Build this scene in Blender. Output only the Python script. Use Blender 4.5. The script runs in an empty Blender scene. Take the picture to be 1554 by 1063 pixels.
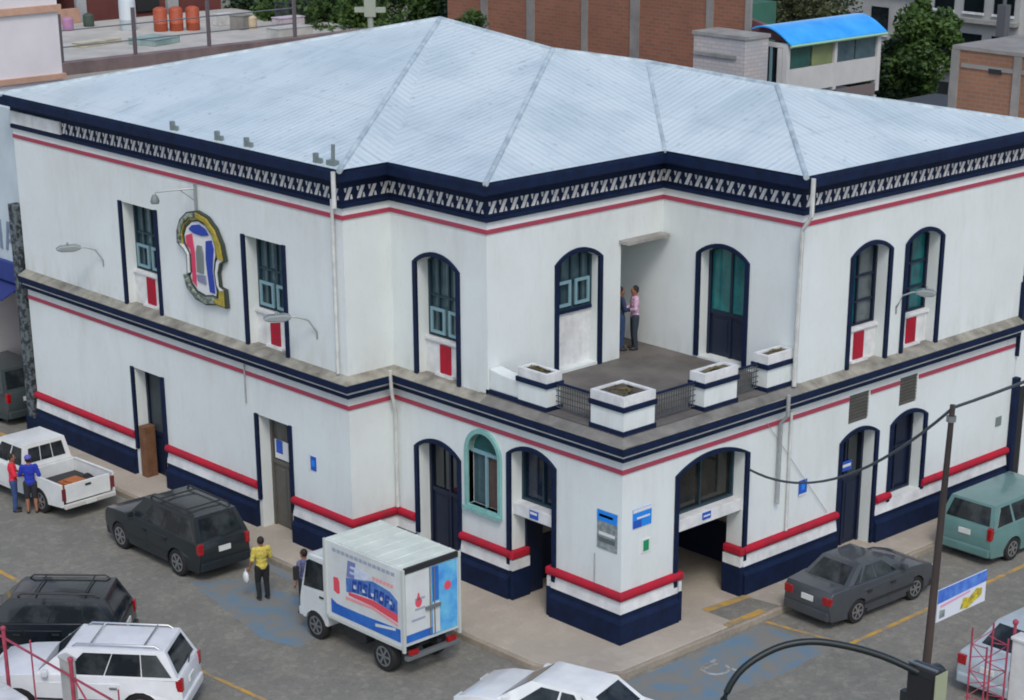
import bpy, bmesh, math, random
from mathutils import Vector, Matrix, noise as mnoise
R = math.radians
S = bpy.context.scene
COL = S.collection

# ------------------------------------------------------------------ camera
cam_d = bpy.data.cameras.new("camera")
cam = bpy.data.objects.new("camera", cam_d)
COL.objects.link(cam)
S.camera = cam
_yaw, _pit, _rol = R(135.937), R(21.5314), R(0.2277)
_fw = Vector((math.cos(_yaw)*math.cos(_pit), math.sin(_yaw)*math.cos(_pit), -math.sin(_pit)))
_rt = Vector((math.sin(_yaw), -math.cos(_yaw), 0))
_up = _rt.cross(_fw)
_rt2 = _rt*math.cos(_rol) + _up*math.sin(_rol)
_up2 = -_rt*math.sin(_rol) + _up*math.cos(_rol)
_m = Matrix((_rt2, _up2, -_fw)).transposed().to_4x4()
_m.translation = Vector((28.9906, -30.1160, 18.8286))
cam.matrix_world = _m
cam_d.sensor_fit = 'HORIZONTAL'
cam_d.sensor_width = 36.0
cam_d.lens = 3082.61/1554*36
cam_d.shift_x = -0.0414
cam_d.shift_y = 0.1970
cam_d.clip_start = 0.5
cam_d.clip_end = 3000

# ------------------------------------------------------------------ light
SUN_AZ, SUN_EL = R(-36), R(50)      # azimuth measured from +x towards +y
world = bpy.data.worlds.new("World")
S.world = world
world.use_nodes = True
wn = world.node_tree
bg = wn.nodes["Background"]
sky = wn.nodes.new("ShaderNodeTexSky")
sky.sky_type = 'NISHITA'
sky.sun_disc = False
sky.sun_elevation = SUN_EL
sky.sun_rotation = R(90) - SUN_AZ
sky.air_density = 1.0
sky.dust_density = 2.2
sky.ozone_density = 0.25
wn.links.new(sky.outputs[0], bg.inputs[0])
bg.inputs[1].default_value = 0.15
sun_d = bpy.data.lights.new("sun", 'SUN')
sun_d.energy = 0.85
sun_d.angle = R(15)
sun_d.color = (1.0, 0.98, 0.945)
sun = bpy.data.objects.new("sun", sun_d)
COL.objects.link(sun)
_sd = Vector((math.cos(SUN_AZ)*math.cos(SUN_EL), math.sin(SUN_AZ)*math.cos(SUN_EL), math.sin(SUN_EL)))
sun.rotation_euler = _sd.to_track_quat('Z', 'Y').to_euler()
S.view_settings.view_transform = 'Standard'
S.view_settings.look = 'None'
S.view_settings.gamma = 1.0
S.view_settings.use_curve_mapping = False
S.view_settings.exposure = 0.33
S.render.engine = 'CYCLES'
S.render.resolution_x, S.render.resolution_y = 1024, 700
try:
    S.cycles.filter_width = 1.9
    S.cycles.max_bounces = 6
except Exception:
    pass

# ------------------------------------------------------------------ helpers
def lin(r, g, b):
    f = lambda c: (c/255/12.92) if c <= 10 else ((c/255+0.055)/1.055)**2.4
    return (f(r), f(g), f(b), 1)

class MB:
    """collects shapes, then links them as ONE mesh object"""
    def __init__(self, F=None):
        self.bm = bmesh.new()
        self.F = F or (lambda a, b, c: Vector((a, b, c)))
        self.mi = 0
    def v(self, p):
        return self.bm.verts.new(self.F(*p))
    def face(self, pts):
        f = self.bm.faces.new([self.v(p) for p in pts])
        f.material_index = self.mi
        return f
    def box(self, a0, a1, b0, b1, c0, c1):
        v = [self.v((a, b, c)) for c in (c0, c1) for a, b in ((a0, b0), (a1, b0), (a1, b1), (a0, b1))]
        for q in ((0, 3, 2, 1), (4, 5, 6, 7), (0, 1, 5, 4), (1, 2, 6, 5), (2, 3, 7, 6), (3, 0, 4, 7)):
            self.bm.faces.new([v[i] for i in q]).material_index = self.mi
        return self
    def prism(self, pts, ax, h0, h1):
        """polygon pts in the two other axes, extruded along axis ax from h0 to h1"""
        def P(p, h):
            if ax == 0: return (h, p[0], p[1])
            if ax == 1: return (p[0], h, p[1])
            return (p[0], p[1], h)
        a = [self.v(P(p, h0)) for p in pts]
        b = [self.v(P(p, h1)) for p in pts]
        n = len(pts)
        fs = [self.bm.faces.new(a[::-1]), self.bm.faces.new(b)]
        for i in range(n):
            fs.append(self.bm.faces.new((a[i], a[(i+1) % n], b[(i+1) % n], b[i])))
        for f in fs: f.material_index = self.mi
        return self
    def strip(self, A, B, h0, h1, ax=1, closed=False):
        """ring or band between outlines A and B (2D), extruded along ax"""
        def P(p, h):
            if ax == 0: return (h, p[0], p[1])
            if ax == 1: return (p[0], h, p[1])
            return (p[0], p[1], h)
        n = len(A)
        VA0 = [self.v(P(p, h0)) for p in A]; VB0 = [self.v(P(p, h0)) for p in B]
        VA1 = [self.v(P(p, h1)) for p in A]; VB1 = [self.v(P(p, h1)) for p in B]
        fs = []
        m = n if closed else n-1
        N = self.bm.faces.new
        for i in range(m):
            j = (i+1) % n
            fs += [N((VA0[i], VA0[j], VB0[j], VB0[i])), N((VA1[i], VB1[i], VB1[j], VA1[j])),
                   N((VA0[i], VA1[i], VA1[j], VA0[j])), N((VB0[i], VB0[j], VB1[j], VB1[i]))]
        if not closed:
            fs += [N((VA0[0], VB0[0], VB1[0], VA1[0])), N((VA0[-1], VA1[-1], VB1[-1], VB0[-1]))]
        for f in fs: f.material_index = self.mi
        return self
    def tube(self, pts, r, n=8, cap=True):
        pts = [Vector(p) for p in pts]
        rs = r if isinstance(r, (list, tuple)) else [r]*len(pts)
        rings = []
        for i, p in enumerate(pts):
            d = (pts[min(i+1, len(pts)-1)] - pts[max(i-1, 0)])
            if d.length < 1e-9: d = Vector((0, 0, 1))
            d.normalize()
            a = d.cross(Vector((0, 0, 1)) if abs(d.z) < 0.93 else Vector((1, 0, 0))).normalized()
            b = d.cross(a)
            rings.append([self.v(tuple(p + (a*math.cos(t) + b*math.sin(t))*rs[i])) for t in [2*math.pi*k/n for k in range(n)]])
        for i in range(len(rings)-1):
            for k in range(n):
                self.bm.faces.new((rings[i][k], rings[i][(k+1) % n], rings[i+1][(k+1) % n], rings[i+1][k])).material_index = self.mi
        if cap:
            self.bm.faces.new(rings[0][::-1]).material_index = self.mi
            self.bm.faces.new(rings[-1]).material_index = self.mi
        return self
    def lathe(self, prof, c=(0, 0, 0), ax=2, n=16):
        """prof: list of (radius, height) turned round axis ax"""
        rings = []
        for (r, h) in prof:
            ring = []
            for k in range(n):
                t = 2*math.pi*k/n
                q = [0, 0, 0]
                q[ax] = h; q[(ax+1) % 3] = r*math.cos(t); q[(ax+2) % 3] = r*math.sin(t)
                ring.append(self.v((q[0]+c[0], q[1]+c[1], q[2]+c[2])))
            rings.append(ring)
        for i in range(len(rings)-1):
            for k in range(n):
                self.bm.faces.new((rings[i][k], rings[i][(k+1) % n], rings[i+1][(k+1) % n], rings[i+1][k])).material_index = self.mi
        self.bm.faces.new(rings[0][::-1]).material_index = self.mi
        self.bm.faces.new(rings[-1]).material_index = self.mi
        return self
    def ball(self, c, r, u=10, v=7):
        rx, ry, rz = r if isinstance(r, (tuple, list)) else (r, r, r)
        prof = []
        rings = []
        for i in range(1, v):
            ph = math.pi*i/v - math.pi/2
            rings.append([self.v((c[0]+rx*math.cos(ph)*math.cos(2*math.pi*k/u), c[1]+ry*math.cos(ph)*math.sin(2*math.pi*k/u), c[2]+rz*math.sin(ph))) for k in range(u)])
        lo = self.v((c[0], c[1], c[2]-rz)); hi = self.v((c[0], c[1], c[2]+rz))
        for i in range(len(rings)-1):
            for k in range(u):
                self.bm.faces.new((rings[i][k], rings[i][(k+1) % u], rings[i+1][(k+1) % u], rings[i+1][k])).material_index = self.mi
        for k in range(u):
            self.bm.faces.new((lo, rings[0][(k+1) % u], rings[0][k])).material_index = self.mi
            self.bm.faces.new((hi, rings[-1][k], rings[-1][(k+1) % u])).material_index = self.mi
        return self
    def mesh(self, name, mats, smooth=False, bevel=0, seg=2, ang=35, recalc=True):
        bm = self.bm
        if recalc: bmesh.ops.recalc_face_normals(bm, faces=bm.faces)
        if bevel:
            es = [e for e in bm.edges if len(e.link_faces) == 2 and e.calc_face_angle(0) > R(ang)]
            bmesh.ops.bevel(bm, geom=es, offset=bevel, segments=seg, profile=0.6, affect='EDGES', clamp_overlap=True)
        me = bpy.data.meshes.new(name)
        bm.to_mesh(me); bm.free()
        for m in (mats if isinstance(mats, (list, tuple)) else [mats]): me.materials.append(m)
        if smooth:
            me.polygons.foreach_set("use_smooth", [True]*len(me.polygons))
            try:
                me.set_sharp_from_angle(angle=R(smooth if smooth is not True else 40))
            except Exception:
                pass
        return me
    def build(self, name, mats, parent=None, **kw):
        o = bpy.data.objects.new(name, self.mesh(name, mats, **kw))
        COL.objects.link(o)
        if parent: o.parent = parent
        return o

def tag(o, label=None, cat=None, group=None, kind=None):
    if label: o["label"] = label
    if cat: o["category"] = cat
    if group: o["group"] = group
    if kind: o["kind"] = kind
    return o

def thing(name, label, cat, loc=(0, 0, 0), rz=0, group=None):
    o = bpy.data.objects.new(name, None)
    COL.objects.link(o)
    o.empty_display_size = 0.2
    o.location = loc
    o.rotation_euler = (0, 0, rz)
    return tag(o, label, cat, group)

def copy_tree(o, parent=None):
    c = o.copy(); COL.objects.link(c); c.parent = parent
    for ch in [x for x in bpy.data.objects if x.parent == o]:
        copy_tree(ch, c)
    return c

def struct(mb, name, mats, **kw):
    o = mb.build(name, mats, **kw)
    o["kind"] = "structure"
    return o

# ------------------------------------------------------------------ materials
def mat(name, col, rough=0.6, metal=0.0, var=0.0, scale=3.0, bump=0.0, bscale=40.0, spec=0.5, coat=0.0, col2=None, stretch=(1, 1, 1), lo=0.35, hi=0.7, emis=None):
    m = bpy.data.materials.new(name); m.use_nodes = True
    nt = m.node_tree; N = nt.nodes; L = nt.links
    b = N["Principled BSDF"]
    b.inputs["Roughness"].default_value = rough
    b.inputs["Metallic"].default_value = metal
    b.inputs["Specular IOR Level"].default_value = spec
    b.inputs["Coat Weight"].default_value = coat
    b.inputs["Coat Roughness"].default_value = 0.06
    col = tuple(col) if len(col) == 4 else (*col, 1)
    b.inputs["Base Color"].default_value = col
    if var or col2:
        tc = N.new("ShaderNodeTexCoord"); mp = N.new("ShaderNodeMapping")
        mp.inputs["Scale"].default_value = stretch
        L.new(tc.outputs["Object"], mp.inputs[0])
        n1 = N.new("ShaderNodeTexNoise"); n1.inputs["Scale"].default_value = scale
        n1.inputs["Detail"].default_value = 6; n1.inputs["Roughness"].default_value = 0.62
        L.new(mp.outputs[0], n1.inputs["Vector"])
        rp = N.new("ShaderNodeMapRange"); rp.inputs[1].default_value = lo; rp.inputs[2].default_value = hi
        L.new(n1.outputs[0], rp.inputs[0])
        mx = N.new("ShaderNodeMix"); mx.data_type = 'RGBA'
        c2 = col2 if col2 else tuple(max(0, c*(1-var)) for c in col[:3]) + (1,)
        c2 = tuple(c2) if len(c2) == 4 else (*c2, 1)
        mx.inputs[6].default_value = col; mx.inputs[7].default_value = c2
        L.new(rp.outputs[0], mx.inputs[0]); L.new(mx.outputs[2], b.inputs["Base Color"])
    if bump:
        tc2 = N.new("ShaderNodeTexCoord")
        n2 = N.new("ShaderNodeTexNoise"); n2.inputs["Scale"].default_value = bscale; n2.inputs["Detail"].default_value = 5
        L.new(tc2.outputs["Object"], n2.inputs["Vector"])
        bp = N.new("ShaderNodeBump"); bp.inputs["Strength"].default_value = bump; bp.inputs["Distance"].default_value = 0.02
        L.new(n2.outputs[0], bp.inputs["Height"]); L.new(bp.outputs[0], b.inputs["Normal"])
    if emis:
        b.inputs["Emission Color"].default_value = (*emis[:3], 1); b.inputs["Emission Strength"].default_value = emis[3]
    return m

def wall_mat(name, base, dirt, amount=0.55):
    """painted plaster: broad tone shifts, vertical rain streaks, grime patches just over the ledges"""
    m = mat(name, base, rough=0.75, spec=0.3)
    nt = m.node_tree; N = nt.nodes; L = nt.links; b = N["Principled BSDF"]
    tc = N.new("ShaderNodeTexCoord")
    def nz(scale, st, det=6, ro=0.6):
        mp = N.new("ShaderNodeMapping"); mp.inputs["Scale"].default_value = st
        L.new(tc.outputs["Object"], mp.inputs[0])
        n = N.new("ShaderNodeTexNoise"); n.inputs["Scale"].default_value = scale; n.inputs["Detail"].default_value = det; n.inputs["Roughness"].default_value = ro
        L.new(mp.outputs[0], n.inputs["Vector"]); return n.outputs[0]
    def mr(x, a, c, d=0.0, e=1.0):
        r = N.new("ShaderNodeMapRange"); r.inputs[1].default_value = a; r.inputs[2].default_value = c; r.inputs[3].default_value = d; r.inputs[4].default_value = e
        L.new(x, r.inputs[0]); return r.outputs[0]
    def ma(op, x, y):
        q = N.new("ShaderNodeMath"); q.operation = op
        for i, z in enumerate((x, y)):
            if isinstance(z, (int, float)): q.inputs[i].default_value = z
            else: L.new(z, q.inputs[i])
        return q.outputs[0]
    broad = mr(nz(0.45, (1, 1, 1)), 0.38, 0.68, 0, 0.45)
    streak = mr(nz(1.6, (1, 1, 0.14), 9, 0.7), 0.52, 0.8, 0, 0.6)
    fine = mr(nz(9, (1, 1, 0.5), 5), 0.55, 0.8, 0, 0.35)
    sep = N.new("ShaderNodeSeparateXYZ"); L.new(tc.outputs["Object"], sep.inputs[0])
    band = ma('MULTIPLY', mr(sep.outputs[2], 4.9, 5.0), mr(sep.outputs[2], 5.75, 5.0))
    band2 = ma('MULTIPLY', mr(sep.outputs[2], 0.9, 1.4), mr(sep.outputs[2], 2.2, 1.35))
    band3 = ma('MULTIPLY', mr(sep.outputs[2], 4.45, 4.35), mr(sep.outputs[2], 3.2, 4.35))
    band4 = ma('MULTIPLY', mr(sep.outputs[2], 9.0, 8.9), mr(sep.outputs[2], 7.6, 8.9))
    bands = ma('ADD', ma('ADD', band, ma('MULTIPLY', band2, 0.6)), ma('MULTIPLY', ma('ADD', band3, band4), 0.5))
    grime = ma('MULTIPLY', bands, mr(nz(2.6, (1, 1, 0.3), 8, 0.68), 0.42, 0.68, 0, 1.0))
    tot = ma('MINIMUM', ma('MULTIPLY', ma('ADD', ma('ADD', broad, streak), ma('ADD', fine, ma('MULTIPLY', grime, 0.9))), amount), 1.0)
    mx = N.new("ShaderNodeMix"); mx.data_type = 'RGBA'
    mx.inputs[6].default_value = (*base[:3], 1); mx.inputs[7].default_value = (*dirt[:3], 1)
    L.new(tot, mx.inputs[0]); L.new(mx.outputs[2], b.inputs["Base Color"])
    bp = N.new("ShaderNodeBump"); bp.inputs["Strength"].default_value = 0.15; bp.inputs["Distance"].default_value = 0.02
    L.new(nz(14, (1, 1, 1)), bp.inputs["Height"]); L.new(bp.outputs[0], b.inputs["Normal"])
    return m

def roof_mat(name, axis):
    """painted corrugated sheet; ribs run down the slope, bands repeat along `axis`"""
    m = mat(name, (0.4, 0.5, 0.56), rough=0.42, spec=0.5)
    nt = m.node_tree; N = nt.nodes; L = nt.links; b = N["Principled BSDF"]
    tc = N.new("ShaderNodeTexCoord")
    wv = N.new("ShaderNodeTexWave"); wv.wave_type = 'BANDS'; wv.bands_direction = 'X' if axis == 0 else 'Y'
    wv.inputs["Scale"].default_value = 1.45; wv.inputs["Distortion"].default_value = 0.0
    L.new(tc.outputs["Object"], wv.inputs["Vector"])
    def nz(scale, st, det=6):
        mp = N.new("ShaderNodeMapping"); mp.inputs["Scale"].default_value = st
        L.new(tc.outputs["Object"], mp.inputs[0])
        n = N.new("ShaderNodeTexNoise"); n.inputs["Scale"].default_value = scale; n.inputs["Detail"].default_value = det
        L.new(mp.outputs[0], n.inputs["Vector"]); return n.outputs[0]
    def mr(x, a, c, d=0.0, e=1.0):
        r = N.new("ShaderNodeMapRange"); r.inputs[1].default_value = a; r.inputs[2].default_value = c; r.inputs[3].default_value = d; r.inputs[4].default_value = e
        L.new(x, r.inputs[0]); return r.outputs[0]
    def mix(fac, a, c):
        q = N.new("ShaderNodeMix"); q.data_type = 'RGBA'
        L.new(fac, q.inputs[0])
        for i, z in ((6, a), (7, c)):
            if isinstance(z, tuple): q.inputs[i].default_value = (*z[:3], 1)
            else: L.new(z, q.inputs[i])
        return q.outputs[2]
    st = (1.6, 0.16, 0.16) if axis == 0 else (0.16, 1.6, 0.16)
    c = mix(mr(nz(0.35, (1, 1, 1)), 0.35, 0.65), (0.56, 0.64, 0.665), (0.47, 0.56, 0.595))
    c = mix(mr(nz(0.7, (1, 1, 1), 8), 0.5, 0.68, 0, 0.55), c, (0.40, 0.49, 0.53))
    c = mix(mr(nz(2.0, st, 8), 0.52, 0.75, 0, 0.5), c, (0.58, 0.70, 0.75))
    c = mix(mr(nz(3.2, st, 8), 0.62, 0.76, 0, 0.45), c, (0.20, 0.27, 0.32))
    c = mix(mr(nz(5.5, (1, 1, 1), 8), 0.62, 0.76, 0, 0.7), c, (0.24, 0.28, 0.30))
    # sheet laps across the slope
    wl = N.new("ShaderNodeTexWave"); wl.wave_type = 'BANDS'; wl.bands_direction = 'Y' if axis == 0 else 'X'
    wl.inputs["Scale"].default_value = 0.115; wl.inputs["Distortion"].default_value = 0.3; wl.inputs["Detail"].default_value = 3
    L.new(tc.outputs["Object"], wl.inputs["Vector"])
    c = mix(mr(wl.outputs["Fac"], 0.990, 0.999, 0, 0.10), c, (0.22, 0.28, 0.33))
    c = mix(mr(wv.outputs["Fac"], 0.12, 0.0, 0, 0.18), c, (0.25, 0.33, 0.38))
    L.new(c, b.inputs["Base Color"])
    bp = N.new("ShaderNodeBump"); bp.inputs["Strength"].default_value = 0.3; bp.inputs["Distance"].default_value = 0.03
    L.new(wv.outputs["Fac"], bp.inputs["Height"]); L.new(bp.outputs[0], b.inputs["Normal"])
    return m

def ground_mat(name, base, dark, light, sc=1.0, bump=0.25, stones=0.0):
    m = mat(name, base, rough=0.9, spec=0.25)
    nt = m.node_tree; N = nt.nodes; L = nt.links; b = N["Principled BSDF"]
    tc = N.new("ShaderNodeTexCoord")
    def nz(scale, det=7, ro=0.6, st=(1, 1, 1)):
        mp = N.new("ShaderNodeMapping"); mp.inputs["Scale"].default_value = st
        L.new(tc.outputs["Object"], mp.inputs[0])
        n = N.new("ShaderNodeTexNoise"); n.inputs["Scale"].default_value = scale*sc; n.inputs["Detail"].default_value = det; n.inputs["Roughness"].default_value = ro
        L.new(mp.outputs[0], n.inputs["Vector"]); return n.outputs[0]
    def mr(x, a, c, d=0.0, e=1.0):
        r = N.new("ShaderNodeMapRange"); r.inputs[1].default_value = a; r.inputs[2].default_value = c; r.inputs[3].default_value = d; r.inputs[4].default_value = e
        L.new(x, r.inputs[0]); return r.outputs[0]
    def mix(fac, a, c):
        q = N.new("ShaderNodeMix"); q.data_type = 'RGBA'
        L.new(fac, q.inputs[0])
        for i, z in ((6, a), (7, c)):
            if isinstance(z, tuple): q.inputs[i].default_value = (*z[:3], 1)
            else: L.new(z, q.inputs[i])
        return q.outputs[2]
    c = mix(mr(nz(0.25), 0.35, 0.68), base, dark)
    c = mix(mr(nz(1.1, 8, 0.68), 0.5, 0.72, 0, 0.8), c, light)
    c = mix(mr(nz(0.8, 8, 0.7, (1, 0.3, 1)), 0.56, 0.75, 0, 0.7), c, dark)
    c = mix(mr(nz(9, 8, 0.75), 0.45, 0.75, 0, 0.55), c, dark)
    c = mix(mr(nz(0.55, 9, 0.75), 0.62, 0.70, 0, 0.45), c, tuple(x*0.55 for x in dark))
    if stones:
        vo = N.new("ShaderNodeTexVoronoi"); vo.inputs["Scale"].default_value = 6.2; vo.inputs["Randomness"].default_value = 0.75
        L.new(tc.outputs["Object"], vo.inputs["Vector"])
        sc_ = N.new("ShaderNodeSeparateColor"); L.new(vo.outputs["Color"], sc_.inputs[0])
        c = mix(mr(sc_.outputs[0], 0.45, 1.0, 0, stones), c, dark)
        c = mix(mr(sc_.outputs[1], 0.6, 1.0, 0, stones*0.8), c, light)
        ve = N.new("ShaderNodeTexVoronoi"); ve.feature = 'DISTANCE_TO_EDGE'; ve.inputs["Scale"].default_value = 6.2; ve.inputs["Randomness"].default_value = 0.75
        L.new(tc.outputs["Object"], ve.inputs["Vector"])
        c = mix(mr(ve.outputs["Distance"], 0.07, 0.0, 0, stones*0.7), c, tuple(x*0.55 for x in dark))
    L.new(c, b.inputs["Base Color"])
    bp = N.new("ShaderNodeBump"); bp.inputs["Strength"].default_value = bump; bp.inputs["Distance"].default_value = 0.02
    L.new(nz(25), bp.inputs["Height"]); L.new(bp.outputs[0], b.inputs["Normal"])
    return m

def brick_mat(name, c1, c2, mortar, vert=True):
    m = mat(name, c1, rough=0.9, spec=0.2)
    nt = m.node_tree; N = nt.nodes; L = nt.links; b = N["Principled BSDF"]
    tc = N.new("ShaderNodeTexCoord")
    sep = N.new("ShaderNodeSeparateXYZ"); L.new(tc.outputs["Object"], sep.inputs[0])
    ad = N.new("ShaderNodeMath"); ad.operation = 'ADD'; L.new(sep.outputs[0], ad.inputs[0]); L.new(sep.outputs[1], ad.inputs[1])
    cb = N.new("ShaderNodeCombineXYZ"); L.new(ad.outputs[0], cb.inputs[0]); L.new(sep.outputs[2], cb.inputs[1])
    br = N.new("ShaderNodeTexBrick"); br.inputs["Scale"].default_value = 1.0
    br.inputs["Brick Width"].default_value = 0.36; br.inputs["Row Height"].default_value = 0.13; br.inputs["Mortar Size"].default_value = 0.014
    br.inputs["Color1"].default_value = (*c1[:3], 1); br.inputs["Color2"].default_value = (*c2[:3], 1); br.inputs["Mortar"].default_value = (*mortar[:3], 1)
    L.new(cb.outputs[0], br.inputs["Vector"])
    n = N.new("ShaderNodeTexNoise"); n.inputs["Scale"].default_value = 0.5; n.inputs["Detail"].default_value = 8
    L.new(tc.outputs["Object"], n.inputs["Vector"])
    r = N.new("ShaderNodeMapRange"); r.inputs[1].default_value = 0.4; r.inputs[2].default_value = 0.7; r.inputs[4].default_value = 0.6
    L.new(n.outputs[0], r.inputs[0])
    mx = N.new("ShaderNodeMix"); mx.data_type = 'RGBA'; mx.inputs[7].default_value = (c1[0]*0.55, c1[1]*0.7, c1[2]*0.8, 1)
    L.new(r.outputs[0], mx.inputs[0]); L.new(br.outputs[0], mx.inputs[6]); L.new(mx.outputs[2], b.inputs["Base Color"])
    return m

WALL = wall_mat("white_plaster", (0.675, 0.735, 0.735), (0.43, 0.435, 0.39), 0.44)
WHITE = mat("white_trim", (0.72, 0.74, 0.74), 0.7, var=0.3, scale=2.5)
NAVY = mat("navy_paint", lin(15, 33, 66), 0.7, scale=3.5, col2=lin(8, 22, 46), spec=.22, bump=.15, bscale=12)
NAVYDK = mat("navy_door_paint", lin(15, 28, 54), 0.5, var=0.3, scale=3)
RED = mat("red_paint", lin(178, 24, 48), 0.8, col2=lin(138, 36, 52), scale=2.6, spec=.25, bump=.2, bscale=14)
REDL = mat("red_line_paint", lin(172, 52, 78), 0.6, col2=lin(140, 70, 85), scale=2.2)
LEDGE = mat("ledge_concrete", (0.33, 0.32, 0.27), 0.9, col2=(0.12, 0.115, 0.095), scale=1.8)
ROOFA = roof_mat("roof_sheet_a", 0)
ROOFB = roof_mat("roof_sheet_b", 1)
RIDGE = mat("ridge_flashing", (0.47, 0.56, 0.60), 0.5, col2=(0.30, 0.37, 0.41), scale=2.5, lo=0.4, hi=0.62)
GLASS = mat("window_glass", lin(80, 104, 110), 0.10, col2=lin(48, 68, 78), scale=1.3, spec=0.8)
GLASSDK = mat("dark_window_glass", lin(24, 34, 38), 0.06, spec=0.8, col2=lin(12, 18, 22), scale=1.0)
TEALGLASS = mat("teal_window_glass", lin(30, 112, 112), 0.12, col2=lin(22, 72, 80), scale=2.0)
TEAL = mat("pale_turquoise_paint", lin(128, 180, 176), 0.5, var=0.25, scale=3)
TEALDK = mat("dark_green_frame", lin(30, 55, 66), 0.5)
SASH = mat("pale_blue_sash", lin(118, 154, 164), 0.5)
CURTAIN = mat("brown_curtain", lin(88, 72, 66), 0.9, var=0.4, scale=4)
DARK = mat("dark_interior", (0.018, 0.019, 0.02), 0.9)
BEIGE = mat("beige_wall", (0.42, 0.38, 0.32), 0.85, var=0.3, scale=2)
GREYWALL = mat("grey_wall", (0.40, 0.42, 0.42), 0.85, var=0.3, scale=1.5)
CONC = mat("concrete", (0.33, 0.33, 0.31), 0.9, col2=(0.2, 0.2, 0.19), scale=1.5, bump=0.2)
TERRACE = mat("terrace_concrete", (0.155, 0.145, 0.135), 0.85, col2=(0.075, 0.07, 0.066), scale=0.8, bump=0.2)
STEEL = mat("grey_steel", (0.23, 0.25, 0.26), 0.5, metal=0.6)
RAILM = mat("railing_metal", (0.075, 0.085, 0.09), 0.55, metal=0.3)
PIPEW = mat("white_pipe", (0.6, 0.62, 0.6), 0.5, var=0.3, scale=3)
PIPEG = mat("grey_pipe", (0.34, 0.37, 0.38), 0.5, var=0.3, scale=3)
BLACK = mat("black_rubber", (0.012, 0.012, 0.013), 0.75)
BLACKM = mat("black_metal", (0.02, 0.022, 0.025), 0.4)
LAMPM = mat("lamp_casing", (0.28, 0.32, 0.33), 0.45, metal=0.4)
LENS = mat("lamp_glass", (0.55, 0.58, 0.58), 0.15)
BROWN = mat("rusty_brown", lin(120, 84, 58), 0.8, var=0.4, scale=5)
SOIL = mat("dry_soil", lin(92, 84, 72), 0.95, col2=lin(52, 50, 46), scale=9)
SIGNBLUE = mat("sign_blue", lin(30, 132, 226), 0.45)
SIGNNAVY = mat("sign_dark_blue", lin(36, 84, 180), 0.5)
SIGNW = mat("sign_white", (0.66, 0.68, 0.68), 0.5)
SIGNGREY = mat("sign_grey_print", lin(150, 160, 160), 0.5, col2=lin(90, 104, 106), scale=7)
SIGNGREEN = mat("sign_green", lin(20, 140, 92), 0.5)
GOLD = mat("gold_paint", lin(176, 158, 56), 0.4, col2=lin(120, 112, 50), scale=9)
SILVERP = mat("silver_green_paint", lin(150, 162, 150), 0.45, col2=lin(66, 78, 72), scale=9, lo=0.42, hi=0.58)
EMBLUE = mat("emblem_blue", lin(32, 62, 160), 0.45)
EMRED = mat("emblem_red", lin(205, 60, 96), 0.45)
EMGREY = mat("emblem_grey", lin(112, 124, 124), 0.5)
ASPH = ground_mat("worn_asphalt", (0.215, 0.21, 0.182), (0.155, 0.155, 0.14), (0.29, 0.28, 0.235), stones=0.42)
PAVE = ground_mat("pavement_concrete", (0.44, 0.395, 0.325), (0.32, 0.29, 0.245), (0.50, 0.45, 0.38), 1.3)
KERB = ground_mat("kerb_concrete", (0.38, 0.33, 0.26), (0.2, 0.18, 0.15), (0.45, 0.4, 0.33), 2.0)
def paint_mat(name, c, lo, hi, sc):
    return mat(name, c, 0.85, col2=(0.19, 0.187, 0.165), scale=sc, lo=lo, hi=hi)
YPAINT = paint_mat("faded_yellow_paint", lin(188, 148, 58), 0.40, 0.66, 2.6)
BPAINT = paint_mat("faded_blue_paint", lin(92, 122, 142), 0.36, 0.58, 1.6)
WPAINT = paint_mat("faded_white_paint", (0.40, 0.42, 0.42), 0.36, 0.56, 3.0)
# ------------------------------------------------------------------ ground, roads, pavements
g = MB(); g.face([(-600, -500, 0), (500, -500, 0), (500, 600, 0), (-600, 600, 0)])
struct(g, "road", ASPH)

def pavement(name, pts, z=0.15):
    m = MB(); m.prism(pts, 2, -0.05, z)
    return struct(m, name, PAVE, bevel=0.02, seg=1)
pavement("pavement", [(-22.6, -2.5), (-8.2, -2.45), (-6.4, -2.12), (-0.6, -2.1), (0.6, -1.75), (1.06, -1.0), (1.12, 15.2), (-0.5, 15.2), (-0.5, 5.4), (-4.0, 5.4), (-4.0, 0.5), (-7.3, 0.5), (-7.3, -1.0), (-22.6, -1.0)])
m = MB(); m.strip([(-22.6, -2.5), (-8.2, -2.45), (-6.4, -2.12), (-0.6, -2.1), (0.6, -1.75), (1.06, -1.0), (1.12, 15.2)],
                  [(-22.6, -2.64), (-8.2, -2.59), (-6.4, -2.26), (-0.55, -2.24), (0.7, -1.87), (1.2, -1.05), (1.26, 15.2)], -0.04, 0.146, ax=2)
struct(m, "kerb", KERB, bevel=0.015, seg=1)
pavement("near_pavement", [(-60, -40), (1.0, -40), (1.0, -14.5), (-1.0, -12.6), (-60, -12.6)])
pavement("side_pavement", [(8.7, -1.6), (10.3, -3.4), (60, -3.4), (60, 60), (8.7, 60)])
pavement("far_pavement", [(-80, -2.4), (-25.2, -2.4), (-25.2, -0.9), (-80, -0.9)])
pavement("back_pavement", [(-0.5, 15.3), (1.15, 15.3), (1.2, 60), (-0.5, 60)])

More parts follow.
